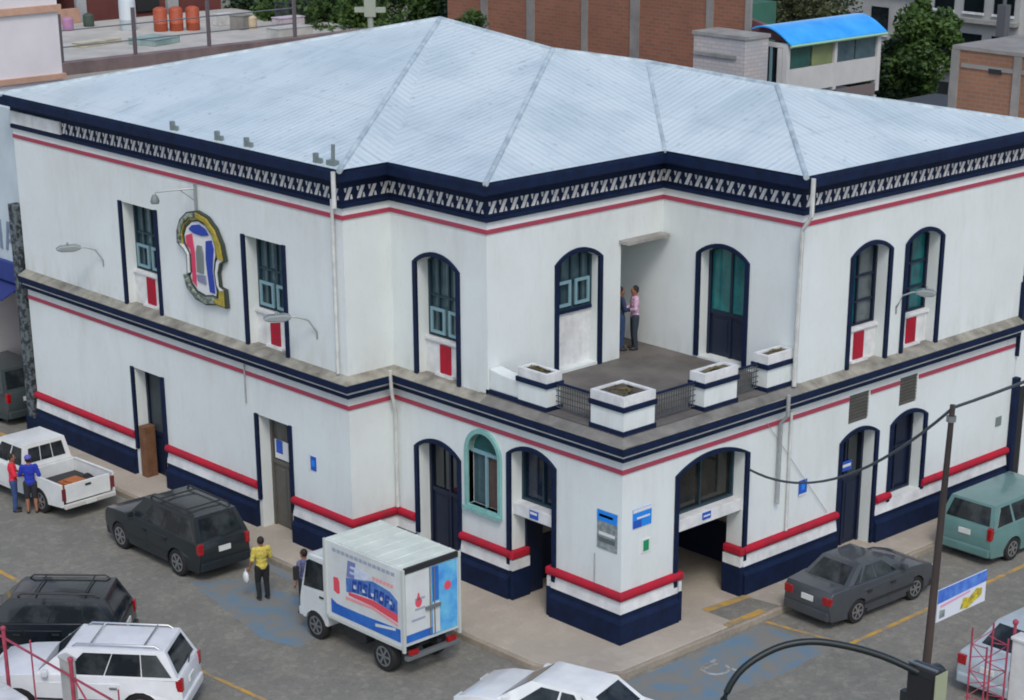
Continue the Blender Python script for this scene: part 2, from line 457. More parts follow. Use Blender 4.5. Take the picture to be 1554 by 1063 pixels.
def sheet(name, pts, m_, z=0.004):
    q = MB(); q.face([(x, y, z) for x, y in pts]); return struct(q, name, m_)
sheet("blue_bay_marking", [(1.35, -1.2), (3.2, -1.6), (3.4, 1.2), (3.3, 3.45), (1.35, 3.35)], BPAINT)
sheet("blue_bay_marking", [(-9.9, -4.75), (-6.0, -5.5), (-5.0, -5.2), (-5.6, -3.3), (-9.2, -3.6)], BPAINT)
sheet("blue_kerb_marking", [(-9.6, -2.95), (-7.4, -2.9), (-7.4, -2.62), (-9.6, -2.66)], BPAINT, 0.008)
# disabled-bay pictogram, a ring, a back and a footrest
q = MB()
q.strip([(2.2+0.34*math.cos(t), 0.75+0.34*math.sin(t)) for t in [R(a) for a in range(-200, 95, 15)]],
        [(2.2+0.25*math.cos(t), 0.75+0.25*math.sin(t)) for t in [R(a) for a in range(-200, 95, 15)]], 0.007, 0.0085, ax=2)
q.box(1.86, 2.02, 0.95, 1.12, 0.007, 0.0085); q.box(2.0, 2.08, 0.55, 1.0, 0.007, 0.0085); q.box(2.45, 2.8, 0.98, 1.06, 0.007, 0.0085)
struct(q, "wheelchair_marking", WPAINT)
def line(name, x0, y0, x1, y1, w, z=0.0075, m_=None):
    d = Vector((x1-x0, y1-y0, 0)).normalized(); n = Vector((-d.y, d.x, 0))*w/2
    sheet(name, [(x0+n.x, y0+n.y), (x1+n.x, y1+n.y), (x1-n.x, y1-n.y), (x0-n.x, y0-n.y)], m_ or YPAINT, z)
line("yellow_line_marking", 3.42, 3.75, 3.42, 20, 0.13)
line("yellow_line_marking", 1.28, 3.55, 3.1, 3.85, 0.12)
line("yellow_line_marking", -60, -7.75, -9.5, -7.75, 0.13)
line("yellow_line_marking", -9.4, -7.75, -1.0, -7.25, 0.11)
sheet("ramp", [(0.16, 2.75), (1.1, 2.75), (1.1, 4.25), (0.16, 4.1)], ASPH, 0.156)
line("yellow_kerb_marking", 0.10, 2.75, 0.20, 4.15, 0.22, 0.161)
line("yellow_kerb_marking", 1.02, 2.45, 1.02, 3.75, 0.22, 0.161)
line("yellow_kerb_marking", -22.5, -2.45, -25.5, -2.5, 0.2, 0.16)

# ------------------------------------------------------------------ the corner building
BLD = thing("corner_building", "white two storey corner building with navy and red bands and pale blue hipped roof", "building")
FA1 = lambda s, n, z: Vector((s, -1.42-n, z))
FA2 = lambda s, n, z: Vector((s, -n, z))
FT2 = lambda s, n, z: Vector((s, 5.78-n, z))
FB = lambda s, n, z: Vector((n, s, z))
FT1 = lambda s, n, z: Vector((-4.35+n, s, z))
FR1 = lambda s, n, z: Vector((-7.73+n, s, z))

def outline(s0, s1, z0, zs, rise, n=14):
    """bottom-left, up, over the segmental arch, down to bottom-right"""
    pts = [(s0, z0), (s0, zs)]
    if rise > 0:
        w = s1-s0; rad = (w*w/4+rise*rise)/(2*rise); cx = (s0+s1)/2; cz = zs+rise-rad
        a0 = math.atan2(zs-cz, s0-cx); a0 += 2*math.pi if a0 < -1 else 0; a1 = math.atan2(zs-cz, s1-cx)
        for k in range(1, n):
            a = a0+(a1-a0)*k/n
            pts.append((cx+rad*math.cos(a), cz+rad*math.sin(a)))
    pts += [(s1, zs), (s1, z0)]
    return pts

def wall(F, outer, holes, depth=0.45, name="wall", m_=None):
    bm = bmesh.new()
    edges = []
    def loop(pts):
        vs = [bm.verts.new(F(s, 0, z)) for s, z in pts]
        es = [bm.edges.new((vs[i], vs[(i+1) % len(vs)])) for i in range(len(vs))]
        edges.extend(es)
    loop(outer)
    for h in holes: loop(h[0])
    nrm = F(0, 1, 0)-F(0, 0, 0)
    bmesh.ops.triangle_fill(bm, use_beauty=True, use_dissolve=False, edges=edges, normal=nrm)
    for f in bm.faces:
        if f.normal.dot(nrm) < 0: f.normal_flip()
    mid = None
    for h, d in holes:
        n = len(h)
        cs = sum(p[0] for p in h)/n; cz = sum(p[1] for p in h)/n
        a = [bm.verts.new(F(s, 0, z)) for s, z in h]; b = [bm.verts.new(F(s, -d, z)) for s, z in h]
        cen = F(cs, -d/2, cz)
        for i in range(n):
            j = (i+1) % n
            f = bm.faces.new((a[i], a[j], b[j], b[i])); f.normal_update()
            if f.normal.dot(cen-f.calc_center_median()) < 0: f.normal_flip()
    me = bpy.data.meshes.new(name); bm.to_mesh(me); bm.free(); me.materials.append(m_ or WALL)
    o = bpy.data.objects.new(name, me); COL.objects.link(o); o.parent = BLD
    return o

TOP = 9.65
H = {}
H['a1w1'] = (-17.10, -15.55, 4.99, 7.75, 0.0); H['a1w2'] = (-11.63, -10.09, 4.99, 7.75, 0.0)
H['a1d1'] = (-17.10, -15.76, 0.02, 3.22, 0.0); H['a1d2'] = (-11.45, -10.16, 0.02, 3.19, 0.0)
H['a2w'] = (-6.80, -5.39, 4.99, 7.70, 0.22)
H['a2d1'] = (-6.88, -5.43, 0.02, 3.14, 0.22); H['a2t'] = (-5.04, -4.00, 2.16, 3.48, 0.52); H['a2d2'] = (-3.58, -2.18, 0.02, 3.76, 0.20)
H['bd1'] = (1.82, 4.10, 0.02, 3.70, 0.24); H['bd2'] = (7.72, 9.03, 0.02, 3.12, 0.16); H['bd3'] = (9.74, 11.04, 1.12, 3.14, 0.16)
H['bw1'] = (7.74, 9.12, 4.99, 7.72, 0.20); H['bw2'] = (9.87, 11.20, 4.99, 7.72, 0.20)
H['bv1'] = (7.90, 8.68, 3.53, 4.27, 0); H['bv2'] = (9.92, 10.64, 3.56, 4.30, 0)
H['t1w'] = (2.24, 3.57, 5.08, 7.68, 0.20); H['t2d'] = (-3.08, -1.64, 5.07, 7.62, 0.22)
hp = lambda k, d=0.45: (outline(*H[k]), d)
wall(FA1, [(-22.4, 0), (-7.73, 0), (-7.73, TOP), (-22.4, TOP)], [hp('a1w1', .5), hp('a1w2', .5), hp('a1d1', .5), hp('a1d2', .5)])
wall(FR1, [(-1.42, 0), (0, 0), (0, TOP), (-1.42, TOP)], [])
wall(FA2, [(-7.73, 0), (0, 0), (0, 5.0), (-4.35, 5.0), (-4.35, TOP), (-7.73, TOP)], [hp('a2w', .5), hp('a2d1', .5), hp('a2t', .18), hp('a2d2', .5)])
wall(FB, [(0, 0), (14.9, 0), (14.9, TOP), (5.78, TOP), (5.78, 5.0), (0, 5.0)], [hp('bd1', .5), hp('bd2', .5), hp('bd3', .5), hp('bw1', .5), hp('bw2', .5), hp('bv1', .08), hp('bv2', .08)])
wall(FT1, [(0, 4.95), (4.33, 4.95), (4.33, 7.85), (5.78, 7.85), (5.78, TOP), (0, TOP)], [hp('t1w', .42)])
wall(FT2, [(-6.1, 4.95), (0, 4.95), (0, TOP), (-6.1, TOP)], [hp('t2d', .4)])
b = MB(); b.face([(-22.4, -1.42, 0), (-22.4, 15, 0), (-22.4, 15, TOP), (-22.4, -1.42, TOP)])
b.face([(-22.4, 15, 0), (0, 15, 0), (0, 15, TOP), (-22.4, 15, TOP)]); b.face([(0, 15, 0), (0, 14.9, 0), (0, 14.9, TOP), (0, 15, TOP)])
b.build("back_wall", WALL, BLD)
# recess behind the terrace doorway
b = MB(); b.face([(-4.35, 4.33, 5.0), (-6.1, 4.33, 5.0), (-6.1, 4.33, 7.85), (-4.35, 4.33, 7.85)])
b.face([(-6.1, 4.33, 5.0), (-6.1, 5.78, 5.0), (-6.1, 5.78, 7.85), (-6.1, 4.33, 7.85)])
b.face([(-4.35, 4.33, 7.85), (-6.1, 4.33, 7.85), (-6.1, 5.78, 7.85), (-4.35, 5.78, 7.85)])
b.build("entry_recess", WALL, BLD)
b = MB(FT1); b.box(4.25, 5.7, 0.003, 0.32, 7.86, 7.95); b.build("door_canopy", CONC, BLD, bevel=0.015)
# ground-floor passage behind the corner pillar
b = MB()
b.face([(-4.0, 5.4, 0.1), (-0.5, 5.4, 0.1), (-0.5, 5.4, 4.4), (-4.0, 5.4, 4.4)])
b.face([(-4.0, 0.5, 0.1), (-4.0, 5.4, 0.1), (-4.0, 5.4, 4.4), (-4.0, 0.5, 4.4)])
b.face([(-4.0, 0.5, 4.4), (-0.5, 0.5, 4.4), (-0.5, 5.4, 4.4), (-4.0, 5.4, 4.4)])
for x0, x1 in ((-4.0, -3.58), (-2.18, -0.5)): b.face([(x0, 0.5, 0.1), (x1, 0.5, 0.1), (x1, 0.5, 4.4), (x0, 0.5, 4.4)])
for y0, y1 in ((0.5, 1.82), (4.10, 5.4)): b.face([(-0.5, y0, 0.1), (-0.5, y1, 0.1), (-0.5, y1, 4.4), (-0.5, y0, 4.4)])
b.build("passage_wall", BEIGE, BLD)
b = MB(); b.box(-3.99, -3.95, 0.5, 5.39, 0.14, 1.3); b.box(-3.94, -0.51, 5.34, 5.39, 0.14, 1.2); b.build("passage_dado", NAVYDK, BLD)

# ---- roof: hips, valley and two ridges
EL, E1, E2, E3 = (-22.24, -1.80, 10.0), (-7.30, -1.80, 10.0), (-7.33, -0.36, 10.0), (-3.97, -0.36, 10.0)
EI, E5, ER, BLc = (-3.97, 5.38, 10.0), (0.36, 5.38, 10.0), (0.36, 15.3, 10.0), (-22.24, 15.3, 10.0)
P1, V2, V3, V4 = (-13.9, 7.0, 12.05), (-9.76, 7.25, 11.61), (-8.4, 9.4, 11.23), (-3.8, 9.2, 11.16)
b = MB()
b.mi = 0
for f in ([EL, E1, P1], [E2, V2, P1], [E2, E3, V2], [EI, E5, V4], [EI, V4, V3], [BLc, P1, V2], [BLc, V2, V3], [BLc, V3, V4], [BLc, V4, ER]): b.face(f)
b.mi = 1
for f in ([E1, E2, P1], [E3, EI, V3], [E3, V3, V2], [E5, ER, V4], [EL, P1, BLc]): b.face(f)
roof = b.build("roof", [ROOFA, ROOFB], BLD)
def cap(p, q, w=0.16, lift=0.035):
    p, q = Vector(p), Vector(q); c = MB(); n = 6
    pts = [p.lerp(q, k/n)+Vector((0, 0, lift)) for k in range(n+1)]
    c.tube([tuple(x-Vector((0, 0, w*0.55))) for x in pts], w*0.72, 8)
    return c.build("ridge_cap", RIDGE, roof, smooth=True)
for a_, b_ in ((E1, P1), (P1, V2), (E3, V2), (V2, V3), (EI, V3), (E5, V4), (V4, V3), (V4, ER), (EL, P1)): cap(a_, b_, 0.10 if (a_, b_) != (EI, V3) else 0.08)
# loose battens, antenna feet and small clutter on the sheets
for (x, y, z) in ((-14.1, -1.66, 10.02), (-12.2, -1.66, 10.02), (-11.0, -1.66, 10.02), (-8.3, -1.68, 10.02)):
    q = MB(); q.box(x-.05, x+.05, y-.05, y+.05, z-0.01, z+.22); q.box(x+.06, x+.22, y-.03, y+.04, z-.01, z+.12); q.build("roof_clip", EMGREY, roof)
q = MB(); q.tube([(-7.75, -1.62, 10.0), (-7.72, -1.62, 10.5)], 0.05, 6); q.box(-7.9, -7.6, -1.7, -1.55, 9.99, 10.14); q.build("vent_stub", EMGREY, roof)

# ---- continuous bands: swept along the walls with mitres
SEGU = [(FA1, -22.4, -7.73, 0, 1), (FR1, -1.42, 0, 1, -1), (FA2, -7.73, -4.35, -1, 1), (FT1, 0, 5.78, 1, -1), (FT2, -4.35, 0, -1, 1), (FB, 5.78, 14.9, 1, 0)]
SEGL = [(FA1, -22.4, -7.73, 0, 1), (FR1, -1.42, 0, 1, -1), (FA2, -7.73, 0, -1, 1), (FB, 0, 14.9, 1, 0)]
def sweep(segs, prof, name, m_, smooth=False, mitre=True):
    bm = MB()
    for F, s0, s1, e0, e1 in segs:
        bm.F = F
        A = [bm.v((s0-e0*n, n, z)) for n, z in prof]; Bv = [bm.v((s1+e1*n, n, z)) for n, z in prof]
        k = len(prof)
        for i in range(k):
            bm.bm.faces.new((A[i], A[(i+1) % k], Bv[(i+1) % k], Bv[i]))
        bm.bm.faces.new(A[::-1]); bm.bm.faces.new(Bv)
    return bm.build(name, m_, BLD, smooth=smooth)
def rect(n0, n1, z0, z1): return [(n0, z0), (n1, z0), (n1, z1), (n0, z1)]
sweep(SEGU, [(-.1, 9.69), (.36, 9.69), (.38, 9.72), (.38, 9.91), (.36, 9.985), (-.1, 9.985)], "fascia", NAVY)
sweep(SEGU, rect(-.05, .035, 9.13, 9.685), "frieze_band", NAVY)
sweep(SEGU, rect(-.05, .075, 9.02, 9.125), "frieze_line", NAVY)
sweep(SEGU, rect(-.05, .03, 8.74, 8.84), "red_line", REDL)
d = MB()
for F, s0, s1, e0, e1 in SEGU:
    d.F = F
    L_ = s1-s0; n_ = max(1, int(round(L_/0.33))); rl = random.Random(int(L_*10))
    for k in range(n_):
        c_ = s0+(k+.5)*L_/n_+rl.uniform(-.012, .012); g_ = rl.uniform(-.012, .012)
        if F is FA1 and c_ < -19.7: continue
        d.prism([(c_-.12, 9.20), (c_-.02, 9.20), (c_+.115, 9.47+g_), (c_+.015, 9.47+g_)], 1, .036, .052)
        d.prism([(c_+.05, 9.20), (c_+.12, 9.20), (c_+.095, 9.30+g_), (c_+.07, 9.30+g_)], 1, .036, .048)
        d.prism([(c_-.125, 9.47), (c_-.055, 9.47), (c_-.075, 9.37+g_), (c_-.10, 9.37+g_)], 1, .036, .048)
d.build("frieze_lattice", mat("lattice_white", (.64, .65, .65), .75, var=.35, scale=6), BLD)
q = MB(FA1); q.box(-22.3, -19.75, .036, .10, 9.16, 9.5); q.build("plain_frieze_panel", WHITE, BLD)
# belt course at the upper floor
sweep(SEGL, [(-.3, 5.0), (-.3, 4.80), (.27, 4.80), (.27, 4.865), (.0, 5.0)], "ledge", LEDGE)
sweep(SEGL, [(-.05, 4.66), (.24, 4.66), (.275, 4.70), (.275, 4.85), (-.05, 4.795)], "belt_course", NAVY)
sweep(SEGL, rect(-.05, .15, 4.585, 4.655), "belt_gap", WHITE)
sweep(SEGL, [(-.05, 4.46), (.10, 4.46), (.17, 4.50), (.17, 4.58), (-.05, 4.58)], "belt_course", NAVY)
def redlow(segs): return sweep(segs, rect(-.05, .03, 4.15, 4.25), "red_line", REDL)
redlow(SEGL[:3]+[(FB, 0, 7.86, 1, 0)]); redlow([(FB, 8.72, 9.88, 0, 0)]); redlow([(FB, 10.68, 14.9, 0, 0)])
# plinth, sloped white band and red roll, broken at the openings
LOW = [[(FA1, -22.4, -17.22, 0, 0)], [(FA1, -15.66, -11.57, 0, 0)], [(FA1, -10.06, -7.73, 0, 1), (FR1, -1.42, 0, 1, -1), (FA2, -7.73, -7.0, -1, 0)],
       [(FA2, -5.31, -3.58, 0, 0)], [(FA2, -2.18, 0, 0, 1), (FB, 0, 1.82, 1, 0)], [(FB, 4.10, 7.60, 0, 0)], [(FB, 9.14, 14.9, 0, 0)]]
LOWR = LOW[:-1]+[[(FB, 9.14, 9.72, 0, 0)], [(FB, 11.06, 14.9, 0, 0)]]
roll = [(-.05, 1.17)]+[(.04+.09*math.cos(R(a)), 1.27+.10*math.sin(R(a))) for a in range(-90, 91, 30)]+[(-.05, 1.37)]
for ch in LOW:
    sweep(ch, [(-.05, 0), (.13, 0), (.13, .64), (.06, .74), (.06, .86), (-.05, .86)], "plinth", NAVY)
    sweep(ch, [(-.05, .865), (.07, .865), (.03, 1.14), (-.05, 1.14)], "white_band", WHITE)
for ch in LOWR: sweep(ch, roll, "red_moulding", RED, smooth=50)
# jamb returns of plinth and moulding on the corner opening
for F, s0, s1 in ((FA2, -3.57, -3.45), (FA2, -2.31, -2.19), (FB, 1.83, 1.95), (FB, 3.97, 4.09)):
    q = MB(F); q.box(s0, s1, -.5, .09, 0.1, .88); q.build("plinth", NAVY, BLD, bevel=.02)
    q = MB(F); q.box(s0+.01, s1-.01, -.49, .07, .885, 1.14); q.build("white_band", WHITE, BLD)
    q = MB(F); q.box(s0-.02, s1+.02, -.49, .12, 1.17, 1.37); q.build("red_moulding", RED, BLD, bevel=.06, seg=3)

# ---- windows and doors
def inset(h, d, base=None):
    s0, s1, z0, zs, r = h
    return outline(s0+d, s1-d, z0+(d if base is None else base), zs, max(0, r-d*0.25) if r else 0) if r else outline(s0+d, s1-d, z0+(d if base is None else base), zs-d, 0)
def surround(F, h, w=.12, topless=False, n1=.05, z0=None, parent=None):
    s0, s1, zb, zs, r = h
    zb = zb if z0 is None else z0
    q = MB(F)
    if topless:
        q.box(s0-w, s0, -.02, n1, zb, zs+.02); q.build("surround", NAVY, parent)
        q = MB(F); q.box(s1, s1+w, -.02, n1, zb, zs+.02)
    else:
        q.strip(outline(s0, s1, zb, zs, r), outline(s0-w, s1+w, zb, zs+(.0 if r else w), r+w*.9 if r else 0), -.02, n1)
    return q.build("surround", NAVY, parent)
def fill(F, pts, n, name, m_, parent, th=.02):
    q = MB(F); q.prism([(a, b_) for a, b_ in pts], 1, n-th, n); return q.build(name, m_, parent)
def window(F, k, sill=None, depth=.42, topless=False, glass=None, frame=None, mull=2, sashes=True, red=True, trans=(.55,), sz0=None, name="window", split=None):
    s0, s1, z0, zs, r = H[k]
    zw = sill if sill else z0
    hw = (s0, s1, zw, zs, r)
    q = MB(F)
    frame = frame or TEALDK
    A_ = outline(*hw); B_ = inset(hw, .07)
    q.strip(A_, B_, -depth, -depth+.08, closed=True)
    zt = zs+r
    for i in range(1, mull+1):
        s = s0+(s1-s0)*i/(mull+1); q.box(s-.025, s+.025, -depth+.005, -depth+.06, zw+.05, zs+r*(.85 if r else 0)-(.0 if r else .05))
    for t in trans:
        z = zw+(zs-zw)*t; q.box(s0+.05, s1-.05, -depth+.003, -depth+.055, z-.025, z+.025)
    w = q.build(name, frame, BLD)
    if split:
        pts = outline(*hw); mid = (s0+s1)/2
        fill(F, [(s0+.01, zw+.01), (s0+.01, zs), (mid, zs), (mid, zw+.01)], -depth-.01, "pane", glass or GLASS, w)
        fill(F, [(mid+.01, zw+.01), (mid+.01, zs), (s1-.01, zs), (s1-.01, zw+.01)], -depth-.01, "pane", split, w)
        if r: fill(F, [(s0+.01, zs+.01)]+outline(s0, s1, zs+.01, zs+.01, r-.01)[2:-2]+[(s1-.01, zs+.01)], -depth-.01, "pane", glass or GLASS, w)
    else:
        fill(F, inset(hw, .01), -depth-.01, "pane", glass or GLASS, w)
    surround(F, H[k], topless=topless, z0=sz0, parent=w)
    if sashes:
        for (a_, b_) in ((s0+.12, s0+.12+(s1-s0)*.36), (s0+.2+(s1-s0)*.4, s1-.12)):
            zz = zw+.12; hh = .62
            p = MB(F); p.strip([(a_, zz), (a_, zz+hh), (b_, zz+hh), (b_, zz)], [(a_+.07, zz+.07), (a_+.07, zz+hh-.07), (b_-.07, zz+hh-.07), (b_-.07, zz+.07)], -depth+.09, -depth+.13, closed=True)
            p.build("vent_sash", SASH, w)
    if sill:
        p = MB(F); p.box(s0+.005, s1-.005, -.43, -.26, z0, sill-.06); p.build("spandrel", WHITE, w)
        p = MB(F); p.box(s0+.005, s1-.005, -.40, -.20, sill-.055, sill+.03); p.build("sill", WHITE if red else NAVY, w, bevel=.01)
        if red:
            c_ = (s0+s1)/2
            p = MB(F); p.box(c_-.19, c_+.19, -.258, -.22, z0+.08, sill-.10); p.build("red_panel", RED, w, bevel=.01)
            p = MB(F); p.box(c_-.32, c_+.32, -.258, -.16, z0+.002, z0+.07); p.build("panel_foot", WHITE, w)
    return w
window(FA1, 'a1w1', 5.88, topless=True, sz0=4.93, mull=3)
window(FA1, 'a1w2', 5.86, topless=True, sz0=4.93, mull=3)
window(FA2, 'a2w', 5.86, sz0=4.93, mull=3)
window(FB, 'bw1', 5.84, sz0=4.93, mull=1, sashes=False, split=mat('grey_blind_glass', lin(96, 106, 108), .15, col2=lin(66, 76, 80), scale=2), glass=TEALGLASS, trans=(.33, .66), frame=NAVYDK)
window(FB, 'bw2', 5.80, sz0=4.93, mull=1, sashes=False, glass=TEALGLASS, trans=(.33, .66), frame=NAVYDK)
window(FT1, 't1w', 6.45, depth=.30, mull=3, red=False, sz0=5.0)

def door(F, k, zglass, depth=.40, glass=None, leaf=None, topless=False, mull=1, z0=None, sz0=None, name="door"):
    s0, s1, zb, zs, r = H[k]
    zb = zb if z0 is None else z0
    h = (s0, s1, zb, zs, r)
    q = MB(F); q.strip(outline(*h), inset(h, .08, 0.0), -depth-.02, -depth+.06)
    for i in range(1, mull+1):
        s = s0+(s1-s0)*i/(mull+1); q.box(s-.035, s+.035, -depth+.001, -depth+.03, zb, zs+r*.85-.02)
    q.box(s0+.05, s1-.05, -depth+.002, -depth+.04, zglass-.05, zglass+.05)
    w = q.build(name, leaf or NAVYDK, BLD)
    q = MB(F); q.box(s0+.02, s1-.02, -depth-.05, -depth, zb, zglass)
    nl = mull+1
    for i in range(nl):
        a_ = s0+.12+(s1-s0-.16)*i/nl; b_ = s0+.04+(s1-s0-.16)*(i+1)/nl
        q.box(a_+.06, b_-.06, -depth, -depth+.018, zb+.15, zglass-.15)
    q.build("door_leaf", leaf or NAVYDK, w, bevel=.008, seg=1)
    fill(F, [(s0+.02, zglass)]+inset(h, .02)[1:-1]+[(s1-.02, zglass)], -depth-.012, "pane", glass or GLASSDK, w)
    surround(F, H[k], topless=topless, z0=sz0, parent=w)
    return w
DKGREY = mat("dark_grey_door", lin(62, 72, 76), 0.6, var=0.35, scale=2.5)
door(FA1, 'a1d1', 1.35, topless=True, sz0=.9, glass=DKGREY, z0=.15)
b = MB(FA1); b.box(-16.98, -16.72, -.30, .06, .14, 1.6); b.build("doorpost_cladding", BROWN, BLD, bevel=.02)
door(FA1, 'a1d2', 1.9, topless=True, sz0=.9, glass=mat("brown_grey_glass", lin(92, 94, 92), .3, col2=lin(66, 60, 58), scale=2), leaf=mat("grey_brown_door", lin(98, 96, 90), .7, var=.3, scale=2), z0=.15)
door(FA2, 'a2d1', 2.0, z0=.15, sz0=.9)
door(FB, 'bd2', 1.95, z0=.15, sz0=.12)
window(FB, 'bd3', depth=.4, mull=1, sashes=False, glass=NAVYDK, frame=NAVYDK, trans=(.6,), sz0=1.1, name="shuttered_window")
door(FT2, 't2d', 6.15, depth=.36, glass=TEALGLASS, z0=5.03)
# turquoise arched window with its own proud surround
s0, s1, z0, zs, r = H['a2t']
q = MB(FA2); q.strip(outline(s0, s1, z0, zs, r), outline(s0-.12, s1+.12, z0-.13, zs, r+.12), -.15, .06, closed=True)
tw = q.build("turquoise_window", TEAL, BLD, bevel=.01, seg=1)
q = MB(FA2); q.box(s0-.14, s1+.14, .061, .12, z0-.14, z0-.05); q.build("sill", TEAL, tw)
q = MB(FA2); q.box(s0, s1, -.14, -.08, zs-.04, zs+.04); q.box((s0+s1)/2-.03, (s0+s1)/2+.03, -.13, -.07, z0, zs-.045); q.build("frame", SASH, tw)
fill(FA2, [(s0-.03, z0-.03), (s0-.03, zs), ((s0+s1)/2, zs), ((s0+s1)/2, z0-.03)], -.152, "pane", GLASS, tw)
fill(FA2, [((s0+s1)/2+.002, z0-.03), ((s0+s1)/2+.002, zs), (s1+.03, zs), (s1+.03, z0-.03)], -.152, "curtained_pane", CURTAIN, tw)
fill(FA2, [(s0-.03, zs+.002)]+outline(s0-.03, s1+.03, zs, zs+.002, r+.03)[2:-2]+[(s1+.03, zs+.002)], -.152, "fanlight", mat("green_glass", lin(40, 92, 92), .15, var=.4, scale=3), tw)
# corner openings: lunette, white lintel, dark opening with a folded navy leaf
def portico(F, k, zl0, zl1, glassm, mull):
    s0, s1, zb, zs, r = H[k]
    q = MB(F); q.box(s0+.003, s1-.003, -.40, -.06, zl0, zl1); lw = q.build("lintel", WHITE, BLD, bevel=.012)
    h = (s0, s1, zl1+.003, zs, r)
    q = MB(F); q.strip(outline(*h), inset(h, .06), -.42, -.34, closed=True)
    for i in range(1, mull+1):
        s = s0+(s1-s0)*i/(mull+1); q.box(s-.02, s+.02, -.41, -.36, zl1, zs+r*.8)
    w = q.build("lunette", TEALDK, BLD)
    fill(F, inset(h, .01), -.43, "pane", glassm, w)
    surround(F, H[k], z0=.9, parent=w)
portico(FA2, 'a2d2', 2.27, 2.56, mat("blue_black_glass", lin(28, 40, 60), .08, col2=lin(18, 26, 38), scale=2), 1)
portico(FB, 'bd1', 2.28, 2.56, mat("brown_black_glass", lin(52, 48, 44), .08, col2=lin(20, 26, 24), scale=1.6), 1)
q = MB(FA2); q.box(-3.56, -3.50, -.95, -.42, .16, 2.25); q.build("folded_door", NAVYDK, BLD, bevel=.008)
q = MB(FB); q.box(1.84, 1.9, -1.6, -.52, .16, 2.25); q.build("folded_door", NAVYDK, BLD, bevel=.008)
# grilles over the doors of the right front
for k in ('bv1', 'bv2'):
    s0, s1, z0, z1, _ = H[k]
    q = MB(FB)
    for i in range(8):
        z = z0+.04+(z1-z0-.05)*i/8; q.face([(s0, -.035, z), (s1, -.035, z), (s1, -.005, z+.075), (s0, -.005, z+.075)])
    w = q.build("vent_grille", mat("grille_grey", lin(104, 104, 98), .8, var=.3, scale=3), BLD)
    q = MB(FB); q.box(s0-.04, s1+.04, -.10, -.04, z0-.02, z1+.02); q.build("backing", mat("grille_backing", lin(80, 78, 74), .9), w)
# downpipes and conduits
def pipe(pts, r, m_, name="downpipe"): q = MB(); q.tube(pts, r, 8); return q.build(name, m_, BLD, smooth=True)
pipe([(-8.0, -1.50, 9.2), (-8.0, -1.50, 5.02)], .042, PIPEW)
pipe([(-7.45, -1.86, 9.95), (-7.45, -1.86, 9.12)], .055, PIPEW)
pipe([(.47, 5.5, 9.95), (.47, 5.5, 9.1), (.12, 5.62, 8.7), (.10, 5.62, 5.02)], .055, PIPEW)
pipe([(-7.45, -.36, 4.98), (-7.45, -.32, 4.4), (-7.6, -.10, 3.9), (-7.6, -.10, 1.4)], .045, PIPEW)
pipe([(.34, 5.15, 4.95), (.34, 5.15, 4.45), (.10, 5.2, 4.2), (.10, 5.2, 2.2)], .05, PIPEG)
pipe([(.07, 5.62, 4.4), (.07, 5.62, 1.4)], .035, PIPEW, "conduit")
pipe([(-11.9, -1.45, 4.4), (-11.9, -1.45, 3.4)], .02, PIPEG, "conduit")
pipe([(-.8, -.03, 1.4), (-.8, -.03, 2.1)], .012, PIPEG, "conduit")
q = MB(); q.face([(-4.6, -.02, 5.02), (.02, -.02, 5.02), (.02, 5.9, 5.02), (-6.1, 5.9, 5.02), (-6.1, 4.2, 5.02), (-4.6, 4.2, 5.02)]); q.build("terrace_floor", TERRACE, BLD)

sweep([(FA2, -4.35, 0, 0, 1), (FB, 0, 5.78, 1, 0)], [(-.05, 5.006), (.0, 5.006), (.262, 4.873), (.25, 4.85), (-.05, 4.9)], 'terrace_edge', mat('terrace_edge_grey', (.215, .21, .195), .9, col2=(.10, .10, .092), scale=1.4))
# ---- terrace pillars, parapet and railings
def pillar(x0, x1, y0, y1, z0=5.0, h=.88, soil=True):
    q = MB(); q.box(x0, x1, y0, y1, z0+.12, z0+.55); p = q.build("terrace_pillar", WALL, BLD)
    q = MB(); q.box(x0-.03, x1+.03, y0-.03, y1+.03, z0+.0, z0+.118); q.build("base_band", NAVY, p)
    q = MB(); q.box(x0-.045, x1+.045, y0-.045, y1+.045, z0+.553, z0+.67); q.build("neck_band", NAVY, p, bevel=.012)
    q = MB()
    a0, a1, b0, b1 = x0-.01, x1+.01, y0-.01, y1+.01; t = .09
    q.box(a0, a1, b0, b0+t, z0+.673, z0+h); q.box(a0, a1, b1-t, b1, z0+.673, z0+h); q.box(a0, a0+t, b0+t, b1-t, z0+.673, z0+h); q.box(a1-t, a1, b0+t, b1-t, z0+.673, z0+h)
    q.build("cap", WHITE, p)
    q = MB(); q.box(a0+t, a1-t, b0+t, b1-t, z0+.68, z0+h-.04)
    q.build("soil", SOIL, p)
    rnd = random.Random(int((x0+y0)*100))
    q = MB()
    base = [q.v((rnd.uniform(a0+t+.02, a1-t-.02), rnd.uniform(b0+t+.02, b1-t-.02), z0+h-.045)) for _ in range(27)]
    for i in range(26):
        m_ = (base[i].co+base[i+1].co)/2
        q.bm.faces.new((base[i], base[i+1], q.v((m_.x+rnd.uniform(-.12, .12), m_.y+rnd.uniform(-.12, .12), m_.z+rnd.uniform(.0, .08)))))
    q.build("dry_plant", mat("dry_leaf", lin(104, 98, 66), .9, var=.5, scale=30), p)
    return p
pillar(-1.02, -.02, .02, 1.0)
pillar(-3.35, -2.42, .02, .48)
pillar(-.46, -.02, 2.62, 3.72)
pillar(-.46, -.02, 4.78, 5.72)
q = MB(); q.prism([(-4.34, 5.12), (-3.36, 5.12), (-3.36, 5.54), (-3.9, 5.55), (-4.34, 5.62)], 1, .05, .42); q.build("parapet", WALL, BLD, bevel=.03)
q = MB(); q.box(-4.42, -3.39, .0, .46, 5.0, 5.118); q.build("base_band", NAVY, BLD)
